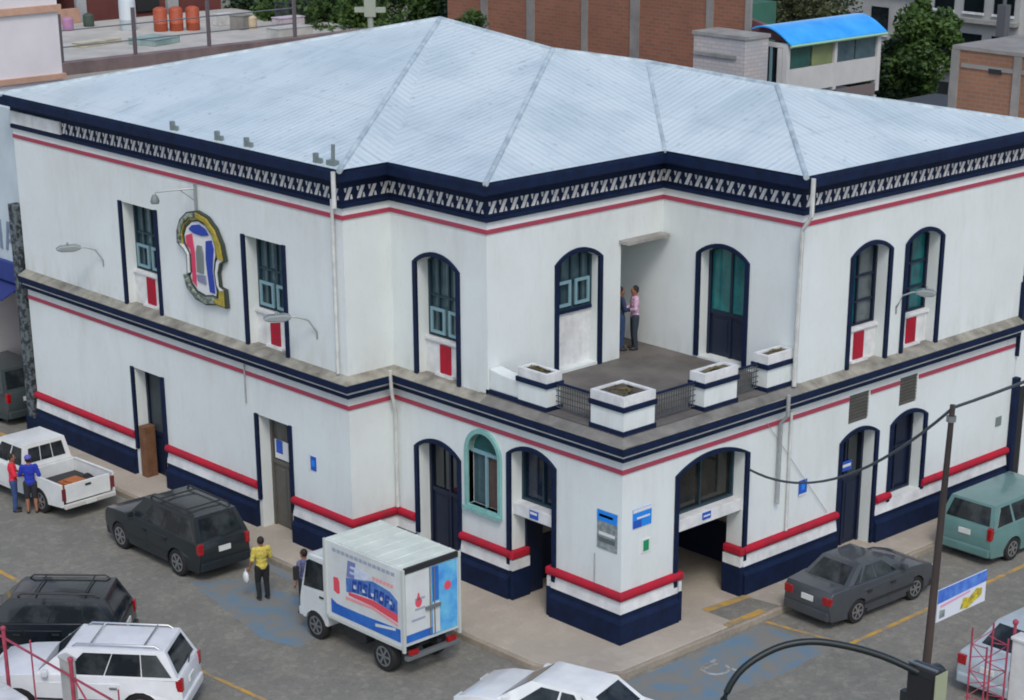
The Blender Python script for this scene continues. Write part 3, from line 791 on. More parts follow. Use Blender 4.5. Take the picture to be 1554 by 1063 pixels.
def railing(p, q_):
    p, q_ = Vector(p), Vector(q_); L_ = (q_-p).length; n = int(L_/.075)
    m = MB()
    for i in range(1, n):
        a_ = p.lerp(q_, i/n); m.tube([tuple(a_+Vector((0, 0, .08))), tuple(a_+Vector((0, 0, .62)))], .014, 4)
    for z in (.08, .21, .34, .47, .58): m.tube([tuple(p+Vector((0, 0, z))), tuple(q_+Vector((0, 0, z)))], .014, 4)
    r_ = m.build("railing", RAILM, BLD)
    m = MB(); m.tube([tuple(p+Vector((0, 0, .64))), tuple(q_+Vector((0, 0, .64)))], .03, 6); m.build("top_rail", NAVY, r_)
railing((-2.4, .3, 5.02), (-1.04, .3, 5.02)); railing((-.28, 1.03, 5.02), (-.28, 2.6, 5.02)); railing((-.28, 3.75, 5.02), (-.28, 4.76, 5.02))
# ------------------------------------------------------------------ vehicles (local +x forward, +y left)
def carpaint(name, c, rough=0.28, metal=0.2): return mat(name, c, rough+.08, metal, var=0.16, scale=2.0, coat=0.5)
CGLASS = mat("car_glass", (0.010, 0.014, 0.017), 0.06, spec=0.4, col2=(.035, .043, .047), scale=1.7, lo=.45, hi=.62)
TAIL = mat("tail_light_red", lin(176, 18, 28), 0.2, coat=0.5, col2=lin(110, 14, 20), scale=14)
HEADL = mat("headlight_clear", (0.6, 0.63, 0.64), 0.1, coat=0.6)
RIM = mat("wheel_rim", (0.34, 0.35, 0.36), 0.35, metal=0.7)
PLATE = mat("licence_plate", (0.62, 0.64, 0.62), 0.5)
TRIM = mat("black_trim", (0.02, 0.021, 0.022), 0.55)
CHROME = mat("chrome", (0.5, 0.52, 0.53), 0.2, metal=0.9)

def wheel(root, x, y, r, w=0.2, rim=RIM):
    t = MB(); s = 1 if y > 0 else -1
    t.lathe([(r*.62, -w/2), (r*.93, -w/2), (r, -w*.32), (r, w*.32), (r*.93, w/2), (r*.62, w/2)], c=(0, 0, 0), ax=1, n=24)
    o = t.build("wheel", BLACK, root, smooth=45); o.location = (x, y, r)
    q = MB(); f = s*w/2
    q.lathe([(r*.66, f-s*.05), (r*.66, f+s*.004), (r*.56, f+s*.004), (r*.54, f-s*.03)], ax=1, n=20)
    for k in range(6):
        a = 2*math.pi*k/6; c_, s_ = math.cos(a), math.sin(a)
        p = [(.06*r*-s_+.08*r*c_, .06*r*c_+.08*r*s_), (.06*r*s_+.08*r*c_, -.06*r*c_+.08*r*s_), (.08*r*s_+.58*r*c_, -.08*r*c_+.58*r*s_), (-.08*r*s_+.58*r*c_, .08*r*c_+.58*r*s_)]
        q.prism(p, 1, f-s*.028, f+s*.006)
    q.lathe([(r*.16, f-s*.03), (r*.16, f+s*.012), (r*.08, f+s*.016)], ax=1, n=10)
    ob = q.build("rim", rim, o, smooth=40)
    return o

def arch(cx, r, zb, n=9):
    """points of a wheel arch, front to rear, as part of the underside outline"""
    a0 = math.asin(max(-1, min(1, (zb-r*.93)/(r*1.17))))
    return [(cx+r*1.17*math.cos(a), r*.93+r*1.17*math.sin(a)) for a in [a0+(math.pi-2*a0)*k/n for k in range(n+1)]]

def lower_body(sp, top):
    """side outline extruded across, edges rounded, ends drawn in"""
    L_, W, zb, r = sp['L'], sp['W'], sp['zb'], sp['r']
    pts = list(top)                      # rear -> front along the top
    xf, xr = L_/2, -L_/2
    pts += [(xf-.01, zb+.22), (xf-.06, zb+.02)]
    pts += arch(sp['wf'], r, zb)
    pts += arch(sp['wr'], r, zb)
    pts += [(xr+.07, zb+.03), (xr+.01, zb+.24)]
    m = MB(); m.prism(pts, 1, -W/2, W/2)
    bm = m.bm
    bmesh.ops.recalc_face_normals(bm, faces=bm.faces)
    caps = [f for f in bm.faces if abs(f.normal.y) > .9]
    es = set()
    for f in caps:
        for e in f.edges:
            mz = (e.verts[0].co.z+e.verts[1].co.z)/2
            if mz > zb+.30 and not any(abs(mx - (e.verts[0].co.x+e.verts[1].co.x)/2) < r*1.25 and mz < r*2.15 for mx in (sp['wf'], sp['wr'])): es.add(e)
    bmesh.ops.bevel(bm, geom=list(es), offset=.075, segments=3, profile=.55, affect='EDGES', clamp_overlap=True)
    bmesh.ops.triangulate(bm, faces=[f for f in bm.faces if len(f.verts) > 4])
    return m

def plan(sp):
    L_ = sp['L']
    def f(co):
        t = max(0, (abs(co.x)-.27*L_)/(.23*L_)); y = co.y*(1-(.17 if co.x > 0 else .11)*t*t)
        z = co.z
        if z > .55: y *= 1-.05*(z-.55)
        if z < .35: y *= .975
        return Vector((co.x, y, z))
    return f

def greenhouse(sp, zb, zt, xA, xB, xC, xD, wb, wt, crown=.03):
    """cabin: belt corners at xD..xA, roof corners at xC..xB"""
    v = [(xD, -wb, zb), (xA, -wb, zb), (xA, wb, zb), (xD, wb, zb), (xC, -wt, zt), (xB, -wt, zt), (xB, wt, zt), (xC, wt, zt)]
    return v

def add_cabin(m, v, crown=.035, nx=6, ny=6):
    bm = m.bm
    xD, xA = v[0][0], v[1][0]; xC, xB = v[4][0], v[5][0]; wb, wt = v[2][1], v[6][1]; zb, zt = v[0][2], v[4][2]
    # roof grid, slightly crowned
    grid = []
    for i in range(nx+1):
        row = []
        for j in range(ny+1):
            u, w = i/nx, j/ny
            row.append(bm.verts.new((xC+(xB-xC)*u, -wt+2*wt*w, zt+crown*(1-(2*w-1)**2)*(1-(2*u-1)**2))))
        grid.append(row)
    for i in range(nx):
        for j in range(ny): bm.faces.new((grid[i][j], grid[i+1][j], grid[i+1][j+1], grid[i][j+1]))
    def belt(u, w): return (xD+(xA-xD)*u, -wb+2*wb*w, zb)
    bot = {}
    ring_t = [grid[i][0] for i in range(nx+1)]+[grid[nx][j] for j in range(1, ny+1)]+[grid[i][ny] for i in range(nx-1, -1, -1)]+[grid[0][j] for j in range(ny-1, 0, -1)]
    uv = [(i/nx, 0) for i in range(nx+1)]+[(1, j/ny) for j in range(1, ny+1)]+[(i/nx, 1) for i in range(nx-1, -1, -1)]+[(0, j/ny) for j in range(ny-1, 0, -1)]
    ring_b = [bm.verts.new(belt(*q)) for q in uv]
    n = len(ring_t)
    for k in range(n): bm.faces.new((ring_b[k], ring_b[(k+1) % n], ring_t[(k+1) % n], ring_t[k]))

def quadpanel(P, u0, u1, v0, v1, off=.008, th=.014, slant=(0, 0)):
    """thin slab on the bilinear quad P (4 corners: a b along the bottom, c d along the top)"""
    P = [Vector(p) for p in P]
    n = (P[1]-P[0]).cross(P[3]-P[0]).normalized()
    def B(u, v): return (P[0]*(1-u)+P[1]*u)*(1-v)+(P[3]*(1-u)+P[2]*u)*v
    c = [B(u0+slant[0]*0, v0), B(u1, v0), B(u1-slant[1], v1), B(u0+slant[0], v1)]
    m = MB(); a = [m.v(tuple(p+n*(off-th))) for p in c]; b_ = [m.v(tuple(p+n*off)) for p in c]
    N = m.bm.faces.new
    N(a[::-1]); N(b_)
    for i in range(4): N((a[i], a[(i+1) % 4], b_[(i+1) % 4], b_[i]))
    return m

def car(name, label, cat, sp, loc, head, paint, group=None):
    root = thing(name, label, cat, (loc[0], loc[1], 0), R(head), group)
    L_, W = sp['L'], sp['W']
    top = sp['top']
    m = lower_body(sp, top)
    f = plan(sp)
    for v_ in m.bm.verts: v_.co = f(v_.co)
    cb = sp['cab']                      # zb zt xA xB xC xD wb wt
    v = greenhouse(sp, *cb)
    add_cabin(m, v)
    body = m.build("body", paint, root, smooth=38)
    # glazing
    D, A_, A2, D2, C_, B_, B2, C2 = v
    quadpanel((A_, A2, B2, B_), .08, .92, .10, .93).build("windshield", CGLASS, root, bevel=.004, seg=1)
    quadpanel((D2, D, C_, C2), .09, .91, sp.get('rwz', .14), .90).build("rear_window", sp.get('rg', CGLASS), root, bevel=.004, seg=1)
    for sd in (0, 1):
        P = (D, A_, B_, C_) if sd == 0 else (A2, D2, C2, B2)
        for (u0, u1, sl0, sl1) in sp['side']:
            if sd: u0, u1, sl0, sl1 = 1-u1, 1-u0, sl1, sl0
            quadpanel(P, u0, u1, .10, .86, slant=(sl0, sl1)).build("side_window", CGLASS, root, bevel=.003, seg=1)
    # doors, handles, side moulding
    zb = sp['zb']; zbelt = cb[0]
    for sd in (-1, 1):
        for (x0, x1) in sp['doors']:
            q = MB(); y = sd*(W/2+.001)
            q.prism([(x0+.012, zb+.10), (x1-.012, zb+.10), (x1-.012, zbelt-.10), (x0+.012, zbelt-.10)], 1, y-sd*.03, y+sd*.006)
            for v_ in q.bm.verts:
                k = v_.co.copy(); kk = f(k); v_.co.y = kk.y
            d_ = q.build("door", paint, root, bevel=.008, seg=1)
            q = MB(); q.box(x0+.06, x0+.22, y+sd*.0, y+sd*.03, zbelt-.20, zbelt-.165); q.build("handle", sp.get('handle', TRIM), d_)
        q = MB(); x0, x1 = sp['doors'][0][0], sp['doors'][-1][1]
        q.box(x0, x1, sd*(W/2-.02), sd*(W/2+.012), zb+.22, zb+.27); q.build("side_moulding", sp.get('mould', TRIM), root)
        # mirror
        xm = cb[2]-.28
        q = MB(); q.box(xm-.07, xm+.05, sd*(cb[6]+.03), sd*(cb[6]+.20), zbelt+.05, zbelt+.19); q.build("side_mirror", sp.get('mirror', paint), root, bevel=.03)
    # lights, plate, bumpers
    xr, xf = -L_/2, L_/2
    tz0, tz1, tw, tx = sp['tail']
    for sd in (-1, 1):
        q = MB(); yo = sd*W/2*.895
        q.box(xr-.012+tx, xr+.14+tx, min(yo, yo-sd*tw), max(yo, yo-sd*tw), tz0, tz1)
        t_ = q.build("tail_light", TAIL, root, bevel=.015)
        q = MB(); hz = sp['head']; yo = sd*W/2*.80
        q.box(xf-.16, xf+.004, min(yo, yo-sd*.3), max(yo, yo-sd*.3), hz, hz+.14); q.build("headlight", HEADL, root, bevel=.02)
    q = MB(); q.box(xr-.018+sp.get('px', 0), xr+.05, -.17, .17, sp['plate'], sp['plate']+.13)
    q.build("licence_plate", PLATE, root)
    q = MB(); q.box(xr-.05, xr+.15, -W/2*.86, W/2*.86, zb+.05, zb+.27); q.build("rear_bumper", sp.get('bump', paint), root, bevel=.04)
    q = MB(); q.box(xf-.15, xf+.04, -W/2*.80, W/2*.80, zb+.0, zb+.25); q.build("front_bumper", sp.get('bump', paint), root, bevel=.04)
    q = MB(); q.box(xr+.12, xf-.12, -W/2+.1, W/2-.1, zb-.03, zb+.14); q.build("underbody", TRIM, root)
    for x in (sp['wf'], sp['wr']):
        q = MB(); q.box(x-sp['r']*1.1, x+sp['r']*1.1, -W/2+.19, W/2-.19, zb, sp['r']*1.95); q.build("wheel_well", TRIM, root)
        for sd in (-1, 1): wheel(root, x, sd*(W/2-.115), sp['r'], .2, sp.get('rim', RIM))
    if sp.get('rack'):
        for sd in (-1, 1):
            q = MB(); y = sd*(cb[7]-.07); z = cb[1]+.055
            q.tube([(cb[4]+.12, y, z-.05), (cb[4]+.22, y, z+.02), (cb[3]-.22, y, z+.02), (cb[3]-.12, y, z-.05)], .022, 6); q.build("roof_rail", sp['rack'], root, smooth=True)
        for x in (cb[4]+.45, cb[3]-.5):
            q = MB(); q.tube([(x, -cb[7]+.07, cb[1]+.075), (x, cb[7]-.07, cb[1]+.075)], .018, 6); q.build("cross_bar", sp['rack'], root)
    if sp.get('wiper'):
        q = MB(); q.tube([(cb[5]-.02, .0, cb[0]+.09), (cb[5]+.03, -.32, cb[0]+.14)], .012, 5); q.build("wiper", TRIM, root)
    return root

def suv_spec(L_=4.45, W=1.74, **k):
    h = L_/2
    s = dict(L=L_, W=W, zb=.27, r=.35, wf=h-.85, wr=-h+.88,
             top=[(-h, .62), (-h+.02, .98), (-h+.06, 1.04), (h-1.35, 1.06), (h-.7, 1.02), (h-.18, .93), (h-.03, .80), (h, .62)],
             cab=(1.03, 1.68, h-1.18, h-1.86, -h+.36, -h+.07, .80, .63),
             side=[(.035, .245, .06, .0), (.253, .512, 0, 0), (.52, .82, 0, .03)], doors=[(-h+1.28, -h+2.12), (-h+2.14, -h+3.12)],
             tail=(.74, 1.02, .13, -.0), head=.68, plate=.72)
    s.update(k); return s
def sedan_spec(L_=4.25, W=1.66, **k):
    h = L_/2
    s = dict(L=L_, W=W, zb=.2, r=.30, wf=h-.82, wr=-h+.92,
             top=[(-h, .55), (-h+.02, .84), (-h+.10, .93), (-h+.72, .955), (h-1.28, .93), (h-.6, .87), (h-.15, .74), (h-.02, .62), (h, .5)],
             cab=(.915, 1.40, h-1.08, h-1.82, -h+1.12, -h+.52, .735, .555),
             side=[(.10, .19, .09, .0), (.215, .475, .08, 0), (.505, .83, 0, .05)], doors=[(-h+1.15, -h+1.98), (-h+2.0, -h+2.95)],
             tail=(.64, .83, .24, .0), head=.52, plate=.62)
    s.update(k); return s

charcoal = carpaint("charcoal_car_paint", lin(38, 46, 50), .25, .3)
car("sport_utility_vehicle", "charcoal estate car with roof rails parked by the pavement behind the white pickup", "car",
    suv_spec(4.25, 1.66, rack=TRIM, wiper=True, cab=(1.0, 1.60, .95, .27, -1.77, -2.06, .765, .61)), (-11.72, -3.92), 180, charcoal)
car("sport_utility_vehicle", "black estate car at the left edge seen past the roof of the white estate car", "car",
    suv_spec(4.25, 1.72, rack=TRIM, wiper=True, cab=(1.0, 1.58, .95, .27, -1.77, -2.06, .79, .62)), (-8.85, -9.6), 225, carpaint("black_car_paint", lin(24, 32, 38), .18, .2))
car("sport_utility_vehicle", "white estate car with dark windows parked aslant in the lower left of the street", "car",
    suv_spec(4.3, 1.72, rack=CHROME, wiper=True, handle=CHROME, cab=(1.0, 1.58, .97, .29, -1.79, -2.08, .79, .62)), (-5.66, -10.12), 221, carpaint("white_car_paint", (0.70, 0.73, 0.76), .28, .0))
car("sedan", "dark grey sedan parked beside the right front of the building", "car", sedan_spec(3.85, 1.56, cab=(.9, 1.32, .85, .16, -.82, -1.36, .69, .53)), (2.06, 6.06), 88, carpaint("dark_grey_car_paint", lin(74, 79, 84), .4, .3))
car("sedan", "bright white sedan at the bottom of the street corner", "car", sedan_spec(4.3, 1.66), (2.2, -4.02), 196, carpaint("bright_white_car_paint", (0.76, 0.79, 0.79), .3, .0))
car("sedan", "silver sedan behind the red railing at the lower right edge", "car", sedan_spec(4.4, 1.70, tail=(.66, .88, .22, 0)), (7.25, 5.9), 90, carpaint("silver_car_paint", lin(176, 188, 194), .3, .2))
car("minivan", "pale green minivan parked at the far end of the right front", "car",
    suv_spec(4.5, 1.78, zb=.2, r=.31, top=[(-2.25, .6), (-2.23, .95), (-2.19, 1.0), (.75, 1.0), (1.5, .90), (2.05, .76), (2.2, .66), (2.25, .5)],
             cab=(.95, 1.52, 1.55, .55, -1.95, -2.17, .82, .65), side=[(.03, .22, .05, 0), (.25, .50, 0, 0), (.53, .78, 0, .03)],
             doors=[(-.75, .15), (.17, 1.1)], tail=(.70, 1.02, .13, 0), mould=mat("pale_green_trim", lin(96, 134, 132), .5)), (2.12, 12.35), 90, carpaint("pale_green_car_paint", lin(98, 136, 134), .3, .15))
car("hatchback", "dark grey green car standing under the awning left of the building", "car", suv_spec(4.0, 1.6, zb=.2, r=.3), (-25.7, -1.0), 180, carpaint("grey_green_car_paint", lin(66, 76, 78), .3, .2))
car("sedan", "dark sedan deep under the awning left of the building", "car", sedan_spec(4.1, 1.6), (-26.6, 1.8), 180, carpaint("dark_car_paint", lin(44, 50, 54), .3, .2))

# white pickup
def pickup(loc, head):
    pw = carpaint("white_pickup_paint", (0.70, 0.73, 0.72), .35, 0)
    root = thing("pickup_truck", "white pickup with an open rear bed parked at the left end of the pavement", "pickup", (loc[0], loc[1], 0), R(head))
    L_, W, zb, r = 4.9, 1.66, .34, .34
    h = L_/2
    sp = dict(L=L_, W=W, zb=zb, r=r, wf=h-.85, wr=-h+1.05)
    # cab and bonnet
    xs = -h+1.78
    pts = [(xs, zb), (xs, 1.02), (h-1.5, 1.04), (h-.8, 1.0), (h-.15, .90), (h, .74), (h, .50), (h-.05, zb)]+arch(sp['wf'], r, zb)
    m = MB(); m.prism(pts, 1, -W/2, W/2)
    bmesh.ops.recalc_face_normals(m.bm, faces=m.bm.faces)
    es = [e for e in m.bm.edges if all(v.co.z > .7 for v in e.verts) and len(e.link_faces) == 2 and e.calc_face_angle(0) > 1]
    bmesh.ops.bevel(m.bm, geom=es, offset=.05, segments=2, affect='EDGES', clamp_overlap=True)
    bmesh.ops.triangulate(m.bm, faces=[f for f in m.bm.faces if len(f.verts) > 4])
    pl = plan(dict(L=L_))
    for v_ in m.bm.verts:
        if v_.co.x > 0: v_.co = pl(v_.co)
    v = greenhouse(sp, 1.0, 1.62, h-1.32, h-1.86, xs+.12, xs+.03, .76, .63)
    add_cabin(m, v)
    m.build("body", pw, root, smooth=38)
    D, A_, A2, D2, C_, B_, B2, C2 = v
    quadpanel((A_, A2, B2, B_), .08, .92, .10, .92).build("windshield", CGLASS, root)
    for u0, u1 in ((.10, .36), (.38, .62), (.64, .90)): quadpanel((D2, D, C_, C2), u0, u1, .22, .84).build("rear_window", CGLASS, root)
    for P, fl in (((D, A_, B_, C_), 0), ((A2, D2, C2, B2), 1)):
        for (u0, u1, a_, c_) in ((.06, .40, .02, 0), (.44, .85, 0, .02)):
            if fl: u0, u1, a_, c_ = 1-u1, 1-u0, c_, a_
            quadpanel(P, u0, u1, .12, .86, slant=(a_, c_)).build("side_window", CGLASS, root)
    # bed: floor, two sides with arches, headboard, tailgate
    q = MB(); q.box(-h+.06, xs, -W/2+.06, W/2-.06, .58, .64); q.build("bed_floor", TRIM, root)
    for sd in (-1, 1):
        q = MB(); q.prism([(-h, zb+.06), (-h, .98), (xs-.02, .98), (xs-.02, zb)]+arch(sp['wr'], r, zb), 1, min(sd*W/2, sd*(W/2-.055)), max(sd*W/2, sd*(W/2-.055)))
        bmesh.ops.triangulate(q.bm, faces=[f for f in q.bm.faces if len(f.verts) > 4]); s_ = q.build("bed_side", pw, root)
        q = MB(); q.box(-h+.02, xs-.04, min(sd*(W/2-.0), sd*(W/2-.08)), max(sd*W/2, sd*(W/2-.08)), .982, 1.01); q.build("bed_rail", pw, s_, bevel=.01)
        q = MB(); q.box(-h-.015, -h+.06, min(sd*(W/2-.01), sd*(W/2-.13)), max(sd*(W/2-.01), sd*(W/2-.13)), .58, .90); q.build("tail_light", mat("dull_tail_light", lin(110, 44, 48), .3), root, bevel=.01)
        q = MB(); y = sd*(W/2+.001); q.box(xs+.12, h-1.45, min(y, y+sd*.008), max(y, y+sd*.008), zb+.1, .95); d_ = q.build("door", pw, root)
        q = MB(); q.box(xs+.2, xs+.36, min(y, y+sd*.03), max(y, y+sd*.03), .84, .88); q.build("handle", TRIM, d_)
        q = MB(); q.box(h-1.72, h-1.6, min(sd*.78, sd*.95), max(sd*.78, sd*.95), 1.04, 1.2); q.build("side_mirror", TRIM, root, bevel=.02)
        q = MB(); q.box(h-.14, h+.005, min(sd*.42, sd*.66), max(sd*.42, sd*.66), .62, .78); q.build("headlight", HEADL, root, bevel=.02)
    q = MB(); q.box(xs-.06, xs-.02, -W/2+.06, W/2-.06, .645, .98); q.build("headboard", pw, root)
    q = MB(); q.box(-h-.005, -h+.05, -W/2+.14, W/2-.14, .50, .985); tg = q.build("tailgate", pw, root, bevel=.012)
    q = MB(); q.box(-h-.02, -h-.006, -.09, .09, .84, .90); q.build("handle", TRIM, tg)
    q = MB(); q.box(-h-.10, -h+.0, -W/2+.04, W/2-.04, .36, .48); q.build("rear_bumper", mat("dull_white_bumper", (0.5, .5, .48), .5), root, bevel=.02)
    q = MB(); q.box(-h-.115, -h-.10, -.16, .16, .37, .47); q.build("licence_plate", PLATE, root)
    q = MB(); q.box(h-.1, h+.08, -W/2*.85, W/2*.85, .36, .55); q.build("front_bumper", TRIM, root, bevel=.03)
    q = MB(); q.box(-h+.1, h-.2, -.5, .5, .3, .5); q.build("chassis", TRIM, root)
    for x in (sp['wf'], sp['wr']):
        q = MB(); q.box(x-.36, x+.36, -W/2+.2, W/2-.2, .35, .72 if x > 0 else .57); q.build("wheel_well", TRIM, root)
        for sd in (-1, 1): wheel(root, x, sd*(W/2-.115), r, .2)
    return root
pickup((-18.1, -4.1), 183)
q = MB(); q.box(-.42, .42, -.30, .30, 0, .16); q.box(-.3, .35, -.22, .2, .16, .22)
o = q.build("cardboard_box", mat("orange_cardboard", lin(176, 104, 56), .85, var=.3, scale=4), bevel=.02)
o.location = (-16.15, -4.0, .642); o.rotation_euler = (0, 0, R(8)); tag(o, "orange brown flat box lying in the bed of the white pickup", "box")

# small box truck
def truck(loc, head):
    tw = mat("truck_white", (0.62, 0.66, 0.66), .4, var=.15, scale=2)
    root = thing("delivery_truck", "small white box truck with blue and red lettering at the pavement edge", "truck", (loc[0], loc[1], 0), R(head))
    W = 1.6
    # box from x=-1.65 to x=1.0, cab to x=1.95
    b0, b1, z0, z1 = -1.66, .98, .80, 2.60
    q = MB(); q.box(b0, b1, -W/2, W/2, z0, z1-.0); box_ = q.build("cargo_box", tw, root, bevel=.015)
    q = MB(); q.box(b0+.02, b1-.02, -W/2+.02, W/2-.02, z1, z1+.025)
    for k in range(7): q.box(b0+.2+k*.37, b0+.24+k*.37, -W/2+.03, W/2-.03, z1+.025, z1+.04)
    q.build("box_roof", mat("truck_roof", lin(206, 216, 208), .5, var=.2, scale=2), box_)
    grey = mat("truck_edge", lin(186, 192, 188), .45)
    for x in (b0, b1):
        for sd in (-1, 1):
            q = MB(); q.box(x-.035 if x < 0 else x-.03, x+.03 if x < 0 else x+.035, sd*W/2-.03, sd*W/2+.03, z0-.12 if x < 0 else z0-.02, z1+.01); q.build("corner_post", grey, box_)
    for sd in (-1, 1):
        q = MB(); q.box(b0+.05, b1-.05, sd*W/2-.02, sd*W/2+.022, z0-.07, z0+.0); q.build("side_rail", grey, box_)
    q = MB(); q.box(b0-.03, b0+.03, -W/2+.04, W/2-.04, z1-.10, z1+.03); q.build("rear_header", BLACKM, box_)
    blue = mat("truck_blue", lin(44, 108, 190), .4, col2=lin(30, 86, 172), scale=3); red = mat("truck_red", lin(214, 76, 92), .45); pale = mat("truck_pale_red", lin(220, 150, 150), .5)
    dkb = mat("truck_dark_blue", lin(36, 62, 142), .4); cyan = mat("truck_sky_blue", lin(60, 140, 214), .4, col2=lin(110, 190, 222), scale=2.5)
    grw = mat("truck_grey_print", lin(150, 160, 176), .5)
    LS = box_
    for sd in (-1, 1):
        y = sd*(W/2+.002); t = sd*.004
        X = (lambda u: b1-u*(b1-b0)) if sd > 0 else (lambda u: b0+u*(b1-b0))     # u runs left to right as seen
        Z = lambda w: z0+w*(z1-z0)
        def patch(pts, name, m_, k=1): 
            q = MB(); q.prism([(X(u), Z(w)) for u, w in pts], 1, min(y, y+t*k), max(y, y+t*k)); return q.build(name, m_, LS)
        # blue wave along the foot
        up = [(.06+.9*i/12, .20-.03*math.sin(i/12*math.pi)-.0+.10*(i/12)**1.5*(1-i/14)*1.4) for i in range(13)]
        patch([(.06, .05), (.96, .05)]+up[::-1][:-1]+[(.06, .24)], "blue_wave", blue)
        patch([(.10, .36), (.10, .54), (.16, .55), (.18, .50), (.18, .35), (.15, .33)], "red_badge", red)
        # lettering: heavy slanted blue characters with pale counters over a red swoosh
        lav = mat("truck_lavender", lin(112, 122, 172), .5); mid = mat("truck_mid_blue", lin(84, 130, 190), .5, col2=lin(60, 92, 164), scale=9)
        patch([(.27, .41), (.36, .44), (.60, .47), (.93, .38), (.93, .58), (.84, .66), (.62, .70), (.36, .62), (.27, .60)], "word_ground", mid, 1)
        # worn lettering: a tall pale initial, then an arched row of heavy characters
        def bars(name, m_, u, base, hh, w, kinds):
            q = MB()
            P = lambda du, dw: (X(u+du+.10*dw), Z(base+dw))
            def bar(a_, c, d_, e): q.prism([P(a_, c), P(d_, c), P(d_, e), P(a_, e)], 1, min(y, y+t*2), max(y, y+t*2))
            bar(0, 0, w*.36, hh)
            if 'b' in kinds: bar(w*.38, 0, w, hh*.26)
            if 'm' in kinds: bar(w*.38, hh*.40, w*.9, hh*.58)
            if 't' in kinds: bar(w*.38, hh*.74, w, hh)
            if 'r' in kinds: bar(w*.66, hh*.28, w, hh*.72)
            return q.build(name, m_, LS)
        bars("letter", lav, .28, .62, .22, .10, 'btm')
        for k, (kd, hh) in enumerate((('bt', .15), ('tr', .17), ('btm', .16), ('b', .20), ('rt', .16), ('btr', .17), ('mt', .16), ('br', .15))):
            bars("letter", dkb, .345+.070*k, .455+.018*math.sin(k/7*math.pi)-.004*k, hh, .054, kd)
        for k in range(5): patch([(.37+.115*k, .50), (.40+.115*k, .50), (.40+.115*k, .54), (.37+.115*k, .54)], "pale_counter", tw, 2.5)
        patch([(.30, .38), (.60, .37), (.93, .30), (.93, .40), (.62, .45), (.30, .42)], "red_swoosh", red, 1.5)
        patch([(.26, .31), (.60, .33), (.93, .25), (.93, .28), (.60, .36), (.26, .35)], "pale_swoosh", pale, 1.5)
        patch([(.30, .62), (.52, .66), (.60, .74), (.44, .80), (.30, .76)], "pale_blue_cloud", mat("truck_pale_blue", lin(176, 192, 216), .5, col2=lin(206, 214, 224), scale=6), 1)
        patch([(.64, .12), (.90, .18), (.90, .215), (.64, .16)], "white_text_row", tw, 1.6)
        for k in range(14): patch([(.10+.058*k, .88), (.145+.058*k, .88), (.145+.058*k, .925), (.10+.058*k, .925)], "grey_lettering", grw)
        for k in range(6): patch([(.62+.045*k, .72), (.655+.045*k, .72), (.655+.045*k, .765), (.62+.045*k, .765)], "red_lettering", pale)
    # rear: left door white with a red drop, right door blue
    xb = b0-.004
    def rp(y0, y1, w0, w1, name, m_, d_=.006, par=LS):
        q = MB(); q.box(xb-d_, xb, min(y0, y1), max(y0, y1), z0+w0*(z1-z0), z0+w1*(z1-z0)); return q.build(name, m_, par)
    ld = rp(.74, .02, .04, .93, "rear_door", tw, .012); rd = rp(-.74, .0, .04, .93, "rear_door", cyan, .012)
    xb = b0-.017
    rp(.74, -.0, .05, .15, "blue_strip", blue, .004, ld)
    rp(-.02, -.22, .06, .46, "pale_panel", tw, .004, rd); rp(-.02, -.2, .94-.02, .48, "blue_panel", blue, .004, rd)
    q = MB(); q.prism([(.38+.10*math.cos(a)*(1 if math.sin(a) < .2 else .6), z0+.98+.14*math.sin(a)+(.06 if math.sin(a) > .8 else 0)) for a in [2*math.pi*k/14 for k in range(14)]], 0, xb-.004, xb); q.build("red_drop", red, ld)
    q = MB(); q.prism([(-.46+.10*math.cos(a), z0+1.12+.11*math.sin(a)) for a in [2*math.pi*k/10 for k in range(10)]], 0, xb-.004, xb); q.build("red_emblem", red, rd)
    for k, w in enumerate((.60, .46, .30)): rp(.58-.1*(k > 0), .20, .30+.13*k, .33+.13*k, "grey_lettering", grw, .004, ld)
    for y in (.06, -.06): q = MB(); q.tube([(xb-.02, y, z0+.1), (xb-.02, y, z1-.12)], .014, 6); q.build("lock_rod", CHROME, LS)
    q = MB(); q.box(xb-.05, xb-.01, -.22, .20, z0+.72, z0+.80); q.build("door_latch", STEEL, LS)
    for sd in (-1, 1):
        q = MB(); q.box(b0-.05, b0+.02, sd*.55-.12, sd*.55+.12, .58, .68); q.build("tail_light", TAIL, root)
    # chassis, bumper, mudflaps
    q = MB(); q.box(b0+.1, 1.85, -.36, -.24, .50, .66); q.box(b0+.1, 1.85, .24, .36, .50, .66); q.box(b0+.3, .9, -.24, .24, .54, .62); q.build("chassis", BLACKM, root)
    q = MB(); q.box(-.2, .5, .38, .66, .38, .68); q.build("fuel_tank", BLACKM, root, bevel=.03)
    q = MB(); q.box(b0-.04, b0+.08, -.74, .74, .46, .56); q.build("rear_bumper", STEEL, root, bevel=.01)
    # cab
    m = MB()
    prof = [(1.02, .52), (1.02, 2.02), (1.16, 2.10), (1.62, 2.08), (1.74, 2.02), (1.98, 1.28), (2.02, 1.12), (2.02, .52), (1.93, .44)]+arch(1.48, .33, .44)[:]+[(1.04, .44)]
    m.prism(prof, 1, -.76, .76)
    bmesh.ops.recalc_face_normals(m.bm, faces=m.bm.faces)
    es = [e for e in m.bm.edges if all(v_.co.z > 1.0 for v_ in e.verts) and len(e.link_faces) == 2 and e.calc_face_angle(0) > 1]
    bmesh.ops.bevel(m.bm, geom=es, offset=.06, segments=3, affect='EDGES', clamp_overlap=True)
    bmesh.ops.triangulate(m.bm, faces=[f for f in m.bm.faces if len(f.verts) > 4])
    cab = m.build("cab", tw, root, smooth=38)
